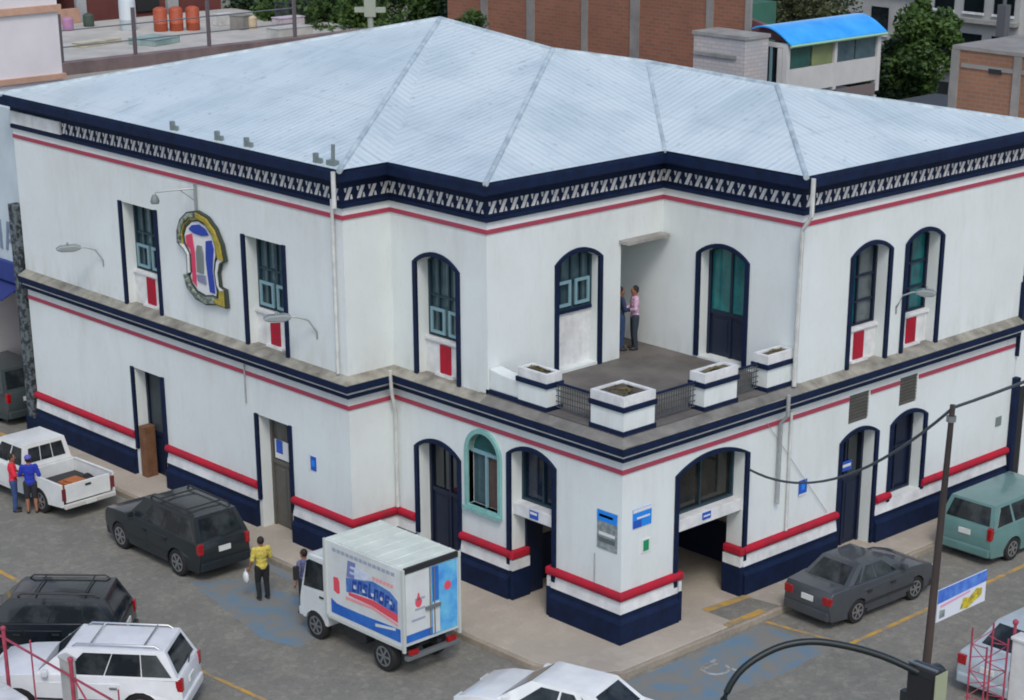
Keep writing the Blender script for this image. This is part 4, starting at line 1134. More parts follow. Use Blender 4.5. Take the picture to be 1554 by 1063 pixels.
    q = quadpanel(((1.985, -.66, 1.27), (1.985, .66, 1.27), (1.765, .62, 1.95), (1.765, -.62, 1.95)), 0, 1, 0, 1, off=.014); q.build("windshield", CGLASS, cab, bevel=.01)
    for sd in (-1, 1):
        q = MB(); y = sd*.762; q.prism([(1.14, 1.28), (1.86, 1.22), (1.72, 1.86), (1.62, 1.92), (1.14, 1.92)], 1, min(y, y+sd*.008), max(y, y+sd*.008)); q.build("side_window", CGLASS, cab)
        q = MB(); q.prism([(1.10, .84), (1.20, .84), (1.86, 1.08), (1.88, 1.17), (1.10, 1.23)], 1, min(y, y+sd*.006), max(y, y+sd*.006)); d_ = q.build("door", tw, cab)
        q = MB(); q.box(1.14, 1.28, min(y, y+sd*.03), max(y, y+sd*.03), 1.08, 1.12); q.build("handle", TRIM, d_)
        q = MB(); q.box(1.92, 2.0, min(sd*.82, sd*.96), max(sd*.82, sd*.96), 1.35, 1.68); q.build("side_mirror", TRIM, cab, bevel=.02)
        q = MB(); q.box(1.98, 2.035, min(sd*.40, sd*.66), max(sd*.40, sd*.66), .74, .90); q.build("headlight", HEADL, cab, bevel=.02)
        wheel(root, 1.48, sd*.66, .34, .2, STEEL); wheel(root, -.92, sd*.66, .36, .24, STEEL)
    q = MB(); q.box(1.98, 2.09, -.76, .76, .44, .64); q.build("front_bumper", tw, cab, bevel=.03)
    q = MB(); q.box(1.2, 1.8, -.54, .54, .44, .80); q.build("engine_bay", TRIM, root)
    return root
truck((-3.66, -3.84), 180.5)
# ------------------------------------------------------------------ people
SKIN = mat("skin", lin(150, 104, 80), .6, var=.12, scale=8)
HAIR = mat("dark_hair", lin(26, 22, 22), .7)
EYEM = mat("eye_dark", (0.02, 0.015, 0.012), .3)
LIP = mat("lip", lin(128, 72, 64), .6)
SHOE = mat("dark_shoe", (0.02, 0.018, 0.017), .6)
def remeshed(m, name, mats, vox, parent, smooth_it=2):
    me0 = m.mesh("tmp", mats, recalc=True)
    ob = bpy.data.objects.new("tmp", me0); COL.objects.link(ob)
    md = ob.modifiers.new("r", 'REMESH'); md.mode = 'VOXEL'; md.voxel_size = vox
    sm = ob.modifiers.new("s", 'SMOOTH'); sm.iterations = smooth_it; sm.factor = .5
    dg = bpy.context.evaluated_depsgraph_get(); dg.update()
    me = bpy.data.meshes.new_from_object(ob.evaluated_get(dg)); me.name = name
    bpy.data.objects.remove(ob); bpy.data.meshes.remove(me0)
    if not me.materials: me.materials.append(mats)
    me.polygons.foreach_set("use_smooth", [True]*len(me.polygons))
    o = bpy.data.objects.new(name, me); COL.objects.link(o); o.parent = parent
    return o
def limb(m, pts, rs, n=10):
    m.tube(pts, rs, n)
    for p, r in zip(pts, rs): m.ball(tuple(p), r*1.0, 10, 7)
def person(label, loc, rz, P, shirt, trousers, sleeve=.5, short=False, group=None, cap=None):
    """P: elbow/hand (l, r), knee/ankle (l, r) as offsets; x forward, y left"""
    root = thing("person", label, "person", loc, R(rz), group)
    Vv = Vector
    el, hl, er, hr = [Vv(P[k]) for k in ('el', 'hl', 'er', 'hr')]
    kl, al, kr, ar = [Vv(P[k]) for k in ('kl', 'al', 'kr', 'ar')]
    lean = Vv((P.get('lean', 0), 0, 0))
    sl, sr = Vv((0, .17, 1.30))+lean, Vv((0, -.17, 1.30))+lean
    pl, pr = Vv((0, .085, .83)), Vv((0, -.085, .83))
    hd = Vv((.015, 0, 1.485))+lean*1.3
    m = MB()
    def torso(m, g=0.0):
        m.ball((0, 0, .86), (.10+g, .15+g, .12+g)); m.ball(tuple(Vv((.005, 0, 1.0))+lean*.4), (.092+g, .13+g, .15)); m.ball(tuple(Vv((0, 0, 1.18))+lean*.8), (.105+g, .155+g, .17+g))
        m.ball(tuple(Vv((-.005, 0, 1.285))+lean), (.085+g, .17+g, .07+g))
    torso(m)
    m.tube([tuple(Vv((-.01, 0, 1.30))+lean), tuple(Vv((0, 0, 1.42))+lean*1.2)], [.056, .05], 10)
    m.ball(tuple(hd), (.092, .075, .112), 14, 10); m.ball(tuple(hd+Vv((.022, 0, -.062))), (.062, .055, .05))
    m.ball(tuple(hd+Vv((.094, 0, -.012))), (.018, .014, .024)); 
    for s in (1, -1): m.ball(tuple(hd+Vv((-.005, s*.078, -.01))), (.02, .012, .03))
    for (sh, e, h, s) in ((sl, el, hl, 1), (sr, er, hr, -1)):
        limb(m, [tuple(sh), tuple(sh.lerp(e, .5)), tuple(e), tuple(e.lerp(h, .4)), tuple(h)], [.052, .046, .040, .038, .026])
        d = (h-e).normalized(); side = d.cross(Vv((1, 0, 0)) if abs(d.x) < .8 else Vv((0, 0, 1))).normalized(); up = d.cross(side)
        palm = h+d*.045
        m.tube([tuple(h), tuple(palm), tuple(h+d*.085)], [.027, .036, .032], 8)
        for i in range(4):
            b0 = h+d*.075+side*(-.024+.016*i)
            ln = (.055, .068, .062, .048)[i]
            m.tube([tuple(b0), tuple(b0+d*ln*.5+up*.008), tuple(b0+d*ln+up*.028)], [.0095, .009, .008], 6)
        b0 = h+d*.03+side*(-.03)
        m.tube([tuple(b0), tuple(b0-side*.022+d*.03), tuple(b0-side*.026+d*.06+up*.012)], [.012, .010, .009], 6)
    for (p, k, a) in ((pl, kl, al), (pr, kr, ar)):
        limb(m, [tuple(p), tuple(p.lerp(k, .5)), tuple(k), tuple(k.lerp(a, .35)), tuple(a)], [.09, .076, .058, .055, .036])
        m.ball(tuple(a+Vv((.05, 0, -.035))), (.11, .04, .038))
    body = remeshed(m, "body", SKIN, .0115, root)
    # clothing
    m = MB(); torso(m, .016)
    for (sh, e, h) in ((sl, el, hl), (sr, er, hr)):
        end = sh.lerp(e, min(1, sleeve*2)) if sleeve <= .5 else e.lerp(h, (sleeve-.5)*1.9)
        pts = [sh, sh.lerp(e, .5)] + ([e, end] if sleeve > .5 else [end])
        rs = [.068, .062] + ([.055, .042] if sleeve > .5 else [.058])
        limb(m, [tuple(x) for x in pts], rs)
    for mm in (shirt, trousers):
        nt = mm.node_tree; N = nt.nodes; b_ = N["Principled BSDF"]
        if not b_.inputs["Normal"].is_linked:
            tc = N.new("ShaderNodeTexCoord"); n_ = N.new("ShaderNodeTexNoise"); n_.inputs["Scale"].default_value = 11; n_.inputs["Distortion"].default_value = 1.5
            nt.links.new(tc.outputs["Object"], n_.inputs["Vector"]); bp = N.new("ShaderNodeBump"); bp.inputs["Strength"].default_value = .8; bp.inputs["Distance"].default_value = .05
            nt.links.new(n_.outputs[0], bp.inputs["Height"]); nt.links.new(bp.outputs[0], b_.inputs["Normal"])
    so = remeshed(m, "shirt", shirt, .014, root)
    m = MB(); m.ball((0, 0, .86), (.114, .158, .115)); m.ball((0, 0, .80), (.108, .155, .09))
    for (p, k, a) in ((pl, kl, al), (pr, kr, ar)):
        if short: limb(m, [tuple(p), tuple(p.lerp(k, .5)), tuple(p.lerp(k, .95))], [.105, .094, .085])
        else: limb(m, [tuple(p), tuple(p.lerp(k, .5)), tuple(k), tuple(a+Vv((0, 0, .02)))], [.104, .09, .072, .058])
    remeshed(m, "trousers", trousers, .014, root)
    for a in (al, ar):
        q = MB(); q.ball(tuple(a+Vv((.05, 0, -.04))), (.128, .05, .042), 10, 6); q.build("shoe", SHOE, root, smooth=True)
    q = MB(); q.ball(tuple(hd+Vv((-.022, 0, .025))), (.088, .085, .103), 14, 9); q.build("hair", HAIR, root, smooth=True)
    if cap:
        q = MB(); q.ball(tuple(hd+Vv((-.01, 0, .06))), (.105, .094, .075), 12, 8); q.box(hd.x+.06, hd.x+.17, -.06, .06, hd.z+.045, hd.z+.06); q.build("cap", cap, root, smooth=True)
    for s in (1, -1):
        q = MB(); q.ball(tuple(hd+Vv((.079, s*.031, .012))), (.011, .013, .010), 8, 6); q.build("eye", EYEM, root)
    q = MB(); q.ball(tuple(hd+Vv((.082, 0, -.062))), (.010, .026, .008), 8, 6); q.build("mouth", LIP, root)
    return root
STAND = dict(el=(-.03, .25, 1.05), hl=(.05, .26, .82), er=(-.03, -.25, 1.05), hr=(.05, -.26, .82), kl=(.02, .10, .45), al=(-.01, .11, .075), kr=(.02, -.10, .45), ar=(-.01, -.11, .075))
def pose(**k): d = dict(STAND); d.update(k); return d
person("person in a yellow shirt and dark trousers standing in the street by the truck", (-7.84, -4.1, 0), 165,
       pose(el=(-.02, .24, 1.06), hl=(.10, .27, .84), er=(.03, -.24, 1.06), hr=(.22, -.12, 1.0), kl=(.07, .09, .45), al=(-.02, .1, .075)), mat("yellow_shirt", lin(206, 190, 88), .85, var=.25, scale=9), mat("black_trousers", lin(26, 30, 32), .85))
person("person in a mauve shirt standing close to the cab of the truck", (-6.5, -3.85, 0), 190, pose(er=(.06, -.22, 1.06), hr=(.27, -.10, 1.02)), mat("mauve_shirt", lin(104, 108, 146), .85, var=.4, scale=14), mat("dark_blue_trousers", lin(38, 44, 52), .85))
person("person in a red shirt and blue jeans beside the white pickup", (-17.25, -5.25, 0), 60, pose(el=(.06, .23, 1.06), hl=(.28, .10, 1.02), er=(.06, -.23, 1.06), hr=(.27, -.08, 1.0)), mat("red_shirt", lin(226, 44, 66), .85, var=.2, scale=9), mat("blue_jeans", lin(52, 76, 124), .85, var=.35, scale=12))
person("person in a blue shirt and blue cap beside the white pickup", (-16.82, -5.0, 0), 150, pose(el=(.05, .24, 1.06), hl=(.24, .16, .98)), mat("blue_shirt", lin(30, 52, 168), .85, var=.2, scale=9), mat("dark_shorts", lin(40, 42, 48), .85), short=True, cap=mat("violet_cap", lin(88, 84, 170), .8))
person("person in a pink long sleeved shirt and dark trousers at the terrace doorway", (-4.66, 5.18, 5.02), 235, pose(el=(.03, .24, 1.07), hl=(.20, .04, 1.0), er=(.05, -.24, 1.07), hr=(.24, -.02, 1.02)), mat("pink_shirt", lin(206, 172, 196), .85, var=.15, scale=9), mat("slate_trousers", lin(44, 54, 66), .85), sleeve=.95)
person("person in a dark blue shirt and blue jeans partly behind the terrace door jamb", (-4.85, 4.86, 5.02), 60, pose(er=(.06, -.22, 1.07), hr=(.25, -.08, 1.02)), mat("dark_blue_shirt", lin(44, 58, 94), .85, var=.35, scale=16), mat("mid_blue_jeans", lin(44, 70, 112), .85, var=.2, scale=9), sleeve=.9)
q = MB(); q.ball((0, 0, -.20), (.10, .06, .15), 10, 8); q.tube([(0, -.02, -.09), (0, 0, .02), (0, .02, -.09)], .012, 5)
o = q.build("plastic_bag", mat("white_plastic", (.66, .68, .68), .4, var=.15, scale=12), smooth=True); o.location = (-8.05, -4.42, .80)
tag(o, "white plastic bag hanging from the hand of the person in yellow", "bag")

# ------------------------------------------------------------------ lamps, signs, emblem on the walls
def flood(name, label, base, head, group, big=1.0):
    base, head = Vector(base), Vector(head)
    t = thing(name, label, "lamp", base, 0, group)
    h = head-base
    q = MB(); q.tube([(0, 0, -.16), (0, 0, 0), tuple(h*.25+Vector((0, 0, .18))), tuple(h*.6+Vector((0, 0, .10))), tuple(h*.85+Vector((0, 0, .0)))], .022, 6); q.build("bracket", LAMPM, t, smooth=True)
    d = Vector((h.x, h.y, 0)).normalized(); n = Vector((-d.y, d.x, 0))
    F = lambda a, b_, c: h*.85+d*a+n*b_+Vector((0, 0, c))
    q = MB(F); q.prism([(-.05, -.03), (.10, -.09), (.55*big, -.07), (.62*big, -.01), (.5*big, .06), (.1, .08), (-.05, .03)], 1, -.12, .12); q.build("lamp_head", LAMPM, t, bevel=.025)
    q = MB(F); q.box(.14, .50*big, -.09, .09, -.105, -.082); q.build("lens", LENS, t)
    q = MB(F); q.lathe([(.035, 0), (.035, .07), (.02, .09)], c=(.3*big, 0, .055), n=8); q.build("photocell", LAMPM, t)
flood("street_lamp", "grey lamp on a curved arm at the far left of the upper wall", (-18.2, -1.44, 5.98), (-18.55, -2.05, 6.44), "lamps on curved arms fixed to the upper walls")
flood("street_lamp", "grey lamp on a curved arm in front of the second rectangular window", (-8.84, -1.44, 5.86), (-9.25, -2.08, 6.34), "lamps on curved arms fixed to the upper walls")
flood("street_lamp", "grey lamp on a curved arm between the two arched windows on the right", (.02, 9.52, 6.2), (.50, 9.85, 6.68), "lamps on curved arms fixed to the upper walls", .72)
t = thing("sign_lamp", "small dark lamp on a braced bracket above the round emblem", "lamp", (-13.56, -1.44, 8.0))
q = MB(); q.tube([(0, -.04, -.2), (0, -.04, .72)], .04, 6); q.build("bracket", LAMPM, t)
q = MB(); q.tube([(0, -.04, .62), (-.25, -.45, .60), (-.58, -.82, .55), (-.60, -.84, .40)], .022, 6); q.build("arm", LAMPM, t, smooth=True)
q = MB(); q.tube([(0, -.04, .30), (-.20, -.34, .585)], .014, 5); q.build("brace", LAMPM, t)
q = MB(); q.lathe([(.05, .12), (.09, .06), (.12, -.04), (.10, -.10)], c=(-.60, -.84, .36), n=10); q.build("lamp_head", EMGREY, t, smooth=40)

# emblem in relief
em = thing("emblem_sign", "painted scroll shaped emblem in red, white, blue and gold on the upper wall", "emblem", (-13.42, -1.42, 6.9))
FE = lambda s, n, z: Vector((s, -n, z))
def arc(cx, cz, rx, rz, a0, a1, n=12): return [(cx+rx*math.cos(R(a0+(a1-a0)*k/n)), cz+rz*math.sin(R(a0+(a1-a0)*k/n))) for k in range(n+1)]
def rel(name, m_, n0, n1, pts=None, A=None, B=None, bev=.012):
    q = MB(FE)
    if pts: q.prism(pts, 1, n0, n1)
    else: q.strip(A, B, n0, n1)
    return q.build(name, m_, em, bevel=bev)
OUT = [(-.98, .22), (-.97, .52), (-.80, .84), (-.48, 1.07), (-.05, 1.17), (.40, 1.08), (.74, .84), (.97, .48), (1.06, .08), (.84, -.02), (.74, -.28), (.78, -.62), (1.00, -.66), (1.02, -1.12), (.62, -1.10), (.15, -1.19), (-.32, -1.12), (-.66, -.90), (-.80, -.58), (-.62, -.52), (-.60, -.02), (-.74, .10)]
INN = [(-.66, .24), (-.70, .46), (-.58, .68), (-.34, .85), (-.02, .92), (.30, .84), (.54, .64), (.66, .38), (.66, .16), (.60, .02), (.54, -.26), (.58, -.58), (.62, -.78), (.58, -.92), (.42, -.90), (.10, -.96), (-.24, -.90), (-.46, -.74), (-.54, -.56), (-.46, -.46), (-.46, .0), (-.56, .14)]
lerp2 = lambda A, B, t: [(a[0]+(b[0]-a[0])*t, a[1]+(b[1]-a[1])*t) for a, b in zip(A, B)]
def ring(name, m_, t0, t1, i0, i1, n0, n1, closed=False):
    A, B = lerp2(OUT, INN, t0), lerp2(OUT, INN, t1); N_ = len(OUT)
    idx = [i % N_ for i in range(i0, i1+1)]
    q = MB(FE); q.strip([A[i] for i in idx], [B[i] for i in idx], n0, n1, closed=closed); return q.build(name, m_, em, bevel=.008, seg=1)
EMDK = mat("emblem_dark_edge", lin(48, 58, 52), .5)
rel("backing", WHITE, .02, .06, pts=lerp2(OUT, INN, .05))
ring("dark_edge", EMDK, -.06, .10, 0, 21, .03, .13, True)
ring("silver_scroll", SILVERP, .10, .55, 0, 4, .06, .15)
ring("gold_scroll", GOLD, .10, .62, 4, 8, .06, .18)
ring("gold_line", GOLD, .62, .74, 0, 4, .06, .13)
ring("pale_border", SIGNW, .10, .62, 8, 12, .06, .13)
ring("gold_foot", GOLD, .10, .62, 12, 14, .06, .16)
ring("silver_foot", SILVERP, .10, .70, 14, 19, .06, .16)
ring("pale_border", SIGNW, .10, .62, 19, 22, .06, .13)
ring("dark_inner_edge", EMDK, .86, 1.0, 0, 21, .06, .115, True)
rel("white_field", SIGNW, .061, .085, pts=INN)
rel("red_field", EMRED, .086, .11, pts=[(-.60, .22), (-.62, .46), (-.34, .56), (-.26, .10), (-.26, -.80), (-.44, -.68), (-.42, -.40), (-.42, .0), (-.46, .14)])
rel("blue_ribbon", EMBLUE, .086, .115, pts=[(.26, .46), (.50, .52), (.58, .30), (.52, .02), (.48, -.26), (.52, -.58), (.54, -.84), (.32, -.84), (.26, -.40), (.22, .0)])
rel("blue_crown", EMBLUE, .086, .12, pts=[(-.46, .66), (-.30, .78), (0, .84), (.28, .76), (.40, .62), (.10, .56), (-.26, .58)])
rel("grey_tower", EMGREY, .086, .14, pts=[(-.16, .10), (-.10, .30), (.06, .30), (.12, .10), (.10, -.40), (-.16, -.40)])
rel("grey_field", mat("emblem_mauve", lin(120, 128, 156), .5), .086, .12, pts=[(-.22, -.48), (.16, -.44), (.18, -.68), (-.18, -.64)])

def board(name, label, F, s0, s1, z0, z1, n, m_, cat="sign", parts=(), group=None):
    q = MB(F); q.box(s0, s1, n+.002, n+.022, z0, z1); o = q.build(name, m_); tag(o, label, cat, group)
    for (nm, a0, a1, b0, b1, pm) in parts:
        q = MB(F); q.box(s0+(s1-s0)*a0, s0+(s1-s0)*a1, n+.0225, n+.027, z0+(z1-z0)*b0, z0+(z1-z0)*b1); q.build(nm, pm, o)
    return o
board("notice_board", "tall notice with a bright blue top and grey print on the corner pillar", FA2, -.74, -.12, 2.27, 3.18, 0, SIGNGREY, parts=[("blue_heading", 0, 1, .72, 1, SIGNBLUE), ("print_row", .1, .9, .36, .44, SIGNW), ("print_row", .1, .9, .18, .3, mat("print_dark", lin(84, 96, 98), .6)), ("heading_text", .1, .8, .83, .9, SIGNW)])
board("wall_sign", "bright blue sign with a pale top strip on the right face of the corner pillar", FB, .34, .93, 2.80, 3.24, 0, SIGNBLUE, parts=[("pale_strip", 0, 1, .82, 1, SIGNW), ("dark_corner", 0, .45, 0, .4, SIGNNAVY), ("text_row", .2, .9, .45, .55, SIGNW)])
board("wall_sign", "small white and green sign on the right face of the corner pillar", FB, .62, .92, 2.14, 2.46, 0, SIGNW, parts=[("green_panel", .2, .8, .12, .92, SIGNGREEN)])
board("wall_sign", "small blue notice on the wall right of the second left hand door", FA1, -9.38, -9.10, 2.26, 2.62, 0, SIGNNAVY, parts=[("white_edge", 0, .25, 0, 1, SIGNW), ("symbol", .4, .85, .3, .75, SIGNBLUE)])
board("wall_sign", "small blue notice with white edge on the right wall between opening and door", FB, 6.10, 6.40, 2.13, 2.52, 0, SIGNNAVY, parts=[("white_edge", .0, 1, 0, .12, SIGNW), ("symbol", .3, .7, .35, .8, SIGNBLUE)])
board("meter_box", "small grey box near the right end of the lower wall", FB, 14.30, 14.55, 2.06, 2.32, 0, EMGREY, "box")
board("door_sign", "small blue and white plate on the lintel over the left corner opening", FA2, -3.0, -2.72, 2.33, 2.52, -.06, SIGNNAVY, parts=[("text_row", .1, .9, .55, .85, SIGNW)])
board("door_sign", "small blue plate on the lintel over the right corner opening", FB, 2.72, 3.0, 2.38, 2.55, -.06, SIGNNAVY, parts=[("text_row", .1, .9, .4, .6, SIGNW)])
board("door_sign", "blue and white plate hung in the second left hand doorway", FA1, -11.3, -10.75, 2.0, 2.5, -.39, SIGNW, parts=[("blue_panel", .1, .6, .3, 1, SIGNNAVY)])
board("door_sign", "small blue plate on the dark arched door on the right", FB, 8.2, 8.6, 2.15, 2.40, -.37, SIGNNAVY, parts=[("text_row", .1, .9, .4, .7, SIGNW)])

# ------------------------------------------------------------------ pole, cables, banner
t = thing("utility_pole", "tall thin dark pole leaning slightly on the near side of the right hand street", "pole", (9.55, -2.0, 0))
q = MB(); q.tube([(0, 0, 0), (.06, 0, 2.5), (.21, 0, 8.4)], [.10, .09, .05], 10); q.build("shaft", mat("dark_pole", lin(44, 38, 40), .75, col2=lin(72, 60, 54), scale=3, stretch=(1, 1, .2)), t, smooth=True)
q = MB(); q.lathe([(.085, 8.1), (.085, 8.2)], c=(.2, 0, 0), n=10); q.build("clamp", STEEL, t)
def cable(name, label, a, c, sag, r, m_=BLACKM, n=18):
    a, c = Vector(a), Vector(c); q = MB()
    q.tube([tuple(a.lerp(c, k/n)-Vector((0, 0, sag*4*(k/n)*(1-k/n)))) for k in range(n+1)], r, 6)
    o = q.build(name, m_, smooth=True); tag(o, label, "cable"); return o
CABM = mat("cable_grey", lin(78, 86, 92), .7)
cable("overhead_cable", "thick dark cable sagging from the right wall to the thin pole", (.06, 4.2, 3.28), (9.74, -2.0, 8.32), .75, .028, CABM)
cable("overhead_cable", "thick cable running off to the right from the thin pole", (9.78, -2.0, 8.36), (17.0, -2.0, 13.2), .25, .032, CABM)
cable("guy_wire", "thin wire slanting down the right wall", (.05, 4.75, 4.3), (.05, 7.2, 1.45), .0, .007, PIPEG)
t = thing("street_banner", "small blue, white and yellow banner hung from the thin pole", "banner", (9.66, -1.86, 4.25))
q = MB(); q.box(-.012, .012, .0, 1.50, .0, .62); q.build("cloth", mat("banner_white", lin(206, 212, 222), .6), t)
for n0 in (.0135, -.0165):
    q = MB(); q.prism([(0, .36), (1.50, .40), (1.50, .62), (0, .62)], 0, n0, n0+.003); q.build("blue_band", mat("banner_blue", lin(42, 92, 190), .5, col2=lin(90, 140, 214), scale=4), t)
    q = MB(); q.prism([(.1, .26), (1.0, .32), (1.0, .36), (.1, .31)], 0, n0, n0+.003); q.build("pink_band", mat("banner_pink", lin(206, 150, 184), .5), t)
    q = MB(); q.prism([(.72, .06), (.95, .02), (1.15, .10), (1.36, .16), (1.38, .30), (1.2, .34), (1.0, .22), (.8, .26)], 0, n0*1.3, n0*1.3+.003); q.build("yellow_shape", mat("banner_yellow", lin(214, 196, 40), .5, col2=lin(90, 84, 40), scale=9), t)
    q = MB(); q.prism([(.08, .06), (.24, .06), (.24, .20), (.08, .22)], 0, n0*1.2, n0*1.2+.003); q.build("grey_mark", SIGNGREY, t)
for z in (.60, .02):
    q = MB(); q.tube([(-.02, -.16, z), (0, 1.5, z)], .012, 5); q.build("banner_rod", STEEL, t)

# ------------------------------------------------------------------ traffic light on the near corner
t = thing("traffic_light", "black traffic signal seen from behind hanging from a curved dark green arm", "traffic light", (13.56, -12.28, 0))
GRN = mat("dark_green_pole", lin(14, 27, 30), .45)
q = MB(); q.tube([(0, 0, 0), (0, 0, 3.5), (0, 0, 7.0)], [.10, .085, .07], 12); q.build("post", GRN, t, smooth=True)
def spline(P, k=6):
    P = [Vector(p) for p in P]; out = []
    for i in range(len(P)-1):
        a_, b_, c_, d_ = P[max(i-1, 0)], P[i], P[i+1], P[min(i+2, len(P)-1)]
        for j in range(k):
            u = j/k; out.append(.5*((2*b_)+(c_-a_)*u+(2*a_-5*b_+4*c_-d_)*u*u+(3*b_-a_-3*c_+d_)*u**3))
    return [tuple(p) for p in out+[P[-1]]]
q = MB(); q.tube(spline([(0, 0, 6.8), (.02, .04, 7.35), (.12, .26, 7.86), (.34, .66, 8.14), (.62, 1.03, 8.23), (.95, 1.38, 8.17), (1.30, 1.72, 8.03), (1.66, 2.0, 7.84)]), .047, 10); q.build("arm", GRN, t, smooth=True)
q = MB(); q.box(1.50, 1.94, 1.98, 2.16, 6.75, 7.93); sh = q.build("signal_housing", BLACKM, t, bevel=.03)
q = MB(); q.box(1.53, 1.91, 1.972, 1.979, 7.45, 7.80); q.box(1.53, 1.91, 1.972, 1.979, 7.0, 7.38); q.build("rear_cover", mat("rear_cover_black", (.012, .013, .015), .6), sh)
q = MB(); q.box(1.96, 1.975, 1.95, 2.2, 6.7, 7.9); q.build("edge_strip", mat("pale_edge", lin(150, 158, 130), .6), sh)
q = MB(); q.box(1.50, 1.95, 1.985, 2.02, 7.932, 7.955); q.build("top_plate", STEEL, sh)
for k, c_ in enumerate(((.3, .02, .02), (.3, .2, .02), (.02, .25, .08))):
    z = 7.72-.36*k
    q = MB(); q.lathe([(.13, 2.16), (.13, 2.175)], c=(1.72, 0, z), ax=1, n=16); q.build("lens", mat("signal_lens", c_, .2), sh)
    q = MB(); q.strip([(1.72+.15*math.cos(a), z+.15*math.sin(a)) for a in [R(x) for x in range(-20, 201, 20)]], [(1.72+.14*math.cos(a), z+.14*math.sin(a)) for a in [R(x) for x in range(-20, 201, 20)]], 2.16, 2.36); q.build("visor", BLACKM, sh)
q = MB(); q.box(1.40, 1.50, 2.0, 2.10, 7.30, 7.50); q.build("clamp", BLACKM, sh)

# ------------------------------------------------------------------ red railings and mast in the foreground
REDST = mat("red_steel", lin(170, 62, 84), .55, col2=lin(120, 50, 66), scale=5)
t = thing("red_railing", "red tube railing with a grey gate pillar on the near pavement at lower left", "railing", (-4.0, -13.0, 0))
for x, z in ((.20, 3.2), (2.62, 3.35), (-2.2, 3.2), (5.0, 3.3)):
    q = MB(); q.tube([(x, 0, 0.1), (x, 0, z)], .04, 8); q.lathe([(.058, z), (.058, z+.04), (.03, z+.07)], c=(x, 0, 0), n=8); q.build("post", REDST, t, smooth=40)
for z0_, z1_ in ((3.02, 3.02), (1.2, 1.2)):
    q = MB(); q.tube([(-2.2, 0, z0_), (5.0, 0, z1_)], .024, 6); q.build("rail", REDST, t)
for x in (1.2, 4.2):
    q = MB(); q.tube([(x, 0, 1.2), (x, 0, 3.3)], .018, 6); q.build("upright", REDST, t)
q = MB(); q.tube([(2.7, 0, 3.0), (4.9, 0, 1.25)], .022, 6); q.build("brace", REDST, t)
q = MB(); q.box(2.12, 2.44, .05, .2, .1, 3.22); q.box(2.10, 2.46, .03, .22, 3.222, 3.28); q.build("gate_pillar", mat("pale_pillar", (.42, .43, .41), .85, var=.3, scale=2), t, bevel=.015)
q = MB(); q.prism([(-2.4, .1), (-2.4, 2.05), (-.6, 2.25), (1.28, 2.22), (1.36, 2.12), (1.36, .1)], 1, -1.1, .0)
o = q.build("site_cabin", mat("white_cabin", (.62, .64, .65), .6, var=.3, scale=2.5), bevel=.05); o.location = (-4.0, -13.2, 0)
tag(o, "low white metal cabin behind the red railing in the lower left corner", "cabin")
t = thing("lattice_mast", "red steel lattice mast in front of the silver sedan", "mast", (9.75, -.15, 0))
c4 = [(-.33, -.13), (-.09, .19), (.18, .31), (.0, -.1)]
tops = (3.60, 3.68, 3.40, 3.3)
for (x, y), z in zip(c4, tops):
    q = MB(); q.tube([(x, y, 0), (x, y, z)], .019, 6); q.build("leg", REDST, t)
for k in range(12):
    z = .3+k*.27
    for i in range(4):
        a_, c_ = c4[i], c4[(i+1) % 4]
        q = MB(); q.tube([(a_[0], a_[1], z), (c_[0], c_[1], z+(.27 if (k+i) % 2 else 0))], .010, 5); q.build("lacing", REDST, t)
o = MB(); o.box(.0, .5, 0, .28, 0, 3.38); o.box(-.03, .53, -.03, .31, 3.382, 3.45)
o = o.build("gate_pillar", mat("white_pillar", (.62, .64, .63), .8, var=.25, scale=2), bevel=.02); o.location = (9.98, .22, 0); tag(o, "white rendered pillar right of the red lattice mast", "pillar")
q = MB(); q.tube([(0, 0, 0), (0, 0, 3.62)], .03, 6); q.ball((0, 0, 3.66), .06, 8, 6); o = q.build("red_post", REDST); o.location = (9.90, .40, 0); tag(o, "single red post standing close to the white pillar", "post")
# ------------------------------------------------------------------ neighbours and background
PINKW = mat("pale_pink_wall", (0.66, 0.63, 0.645), .8, var=.12, scale=.8)
TRIMB = mat("tan_trim", lin(188, 150, 128), .8, var=.25, scale=2)
PBLUE = mat("pale_blue_wall", (0.50, 0.585, 0.635), .8, var=.15, scale=.9)
def B_(name, label, cat="building", loc=(0, 0, 0), group=None): return thing(name, label, cat, loc, 0, group)
def bx(a, c, d_, e, f_, g_, name, m_, par, **k): q = MB(); q.box(a, c, d_, e, f_, g_); return q.build(name, m_, par, **k)

nb = B_("shop_building", "pale blue shop with dark letters and a navy awning at the left edge")
bx(-36, -22.42, -1.2, -.7, 4.95, 9.45, "wall", PBLUE, nb); bx(-36, -22.42, -.69, 6, 4.95, 7.4, "roof_block", mat("drab_roof", lin(120, 110, 104), .9, var=.3), nb)
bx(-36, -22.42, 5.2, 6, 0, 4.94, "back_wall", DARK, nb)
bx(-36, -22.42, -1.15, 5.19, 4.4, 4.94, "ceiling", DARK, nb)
bx(-36, -22.9, -1.36, -1.0, 4.42, 4.98, "awning_band", mat("awning_navy", lin(40, 58, 128), .6, var=.2, scale=2), nb)
q = MB(); q.prism([(-1.0, 4.4), (-1.9, 4.0), (-1.9, 4.05), (-1.0, 4.46)], 0, -36, -23.1); q.build("awning", mat("awning_blue", lin(36, 48, 110), .7), nb)
q = MB(); q.box(-23.0, -22.62, -1.48, -1.1, .0, 6.8); pc = q.build("stone_column", mat("rough_stone", lin(96, 106, 110), .9, col2=lin(40, 46, 50), scale=7, lo=.45, hi=.55, bump=.6, bscale=9), nb, bevel=.03)
bx(-23.06, -22.5, -1.5, -1.05, .0, .5, "column_foot", NAVY, nb)
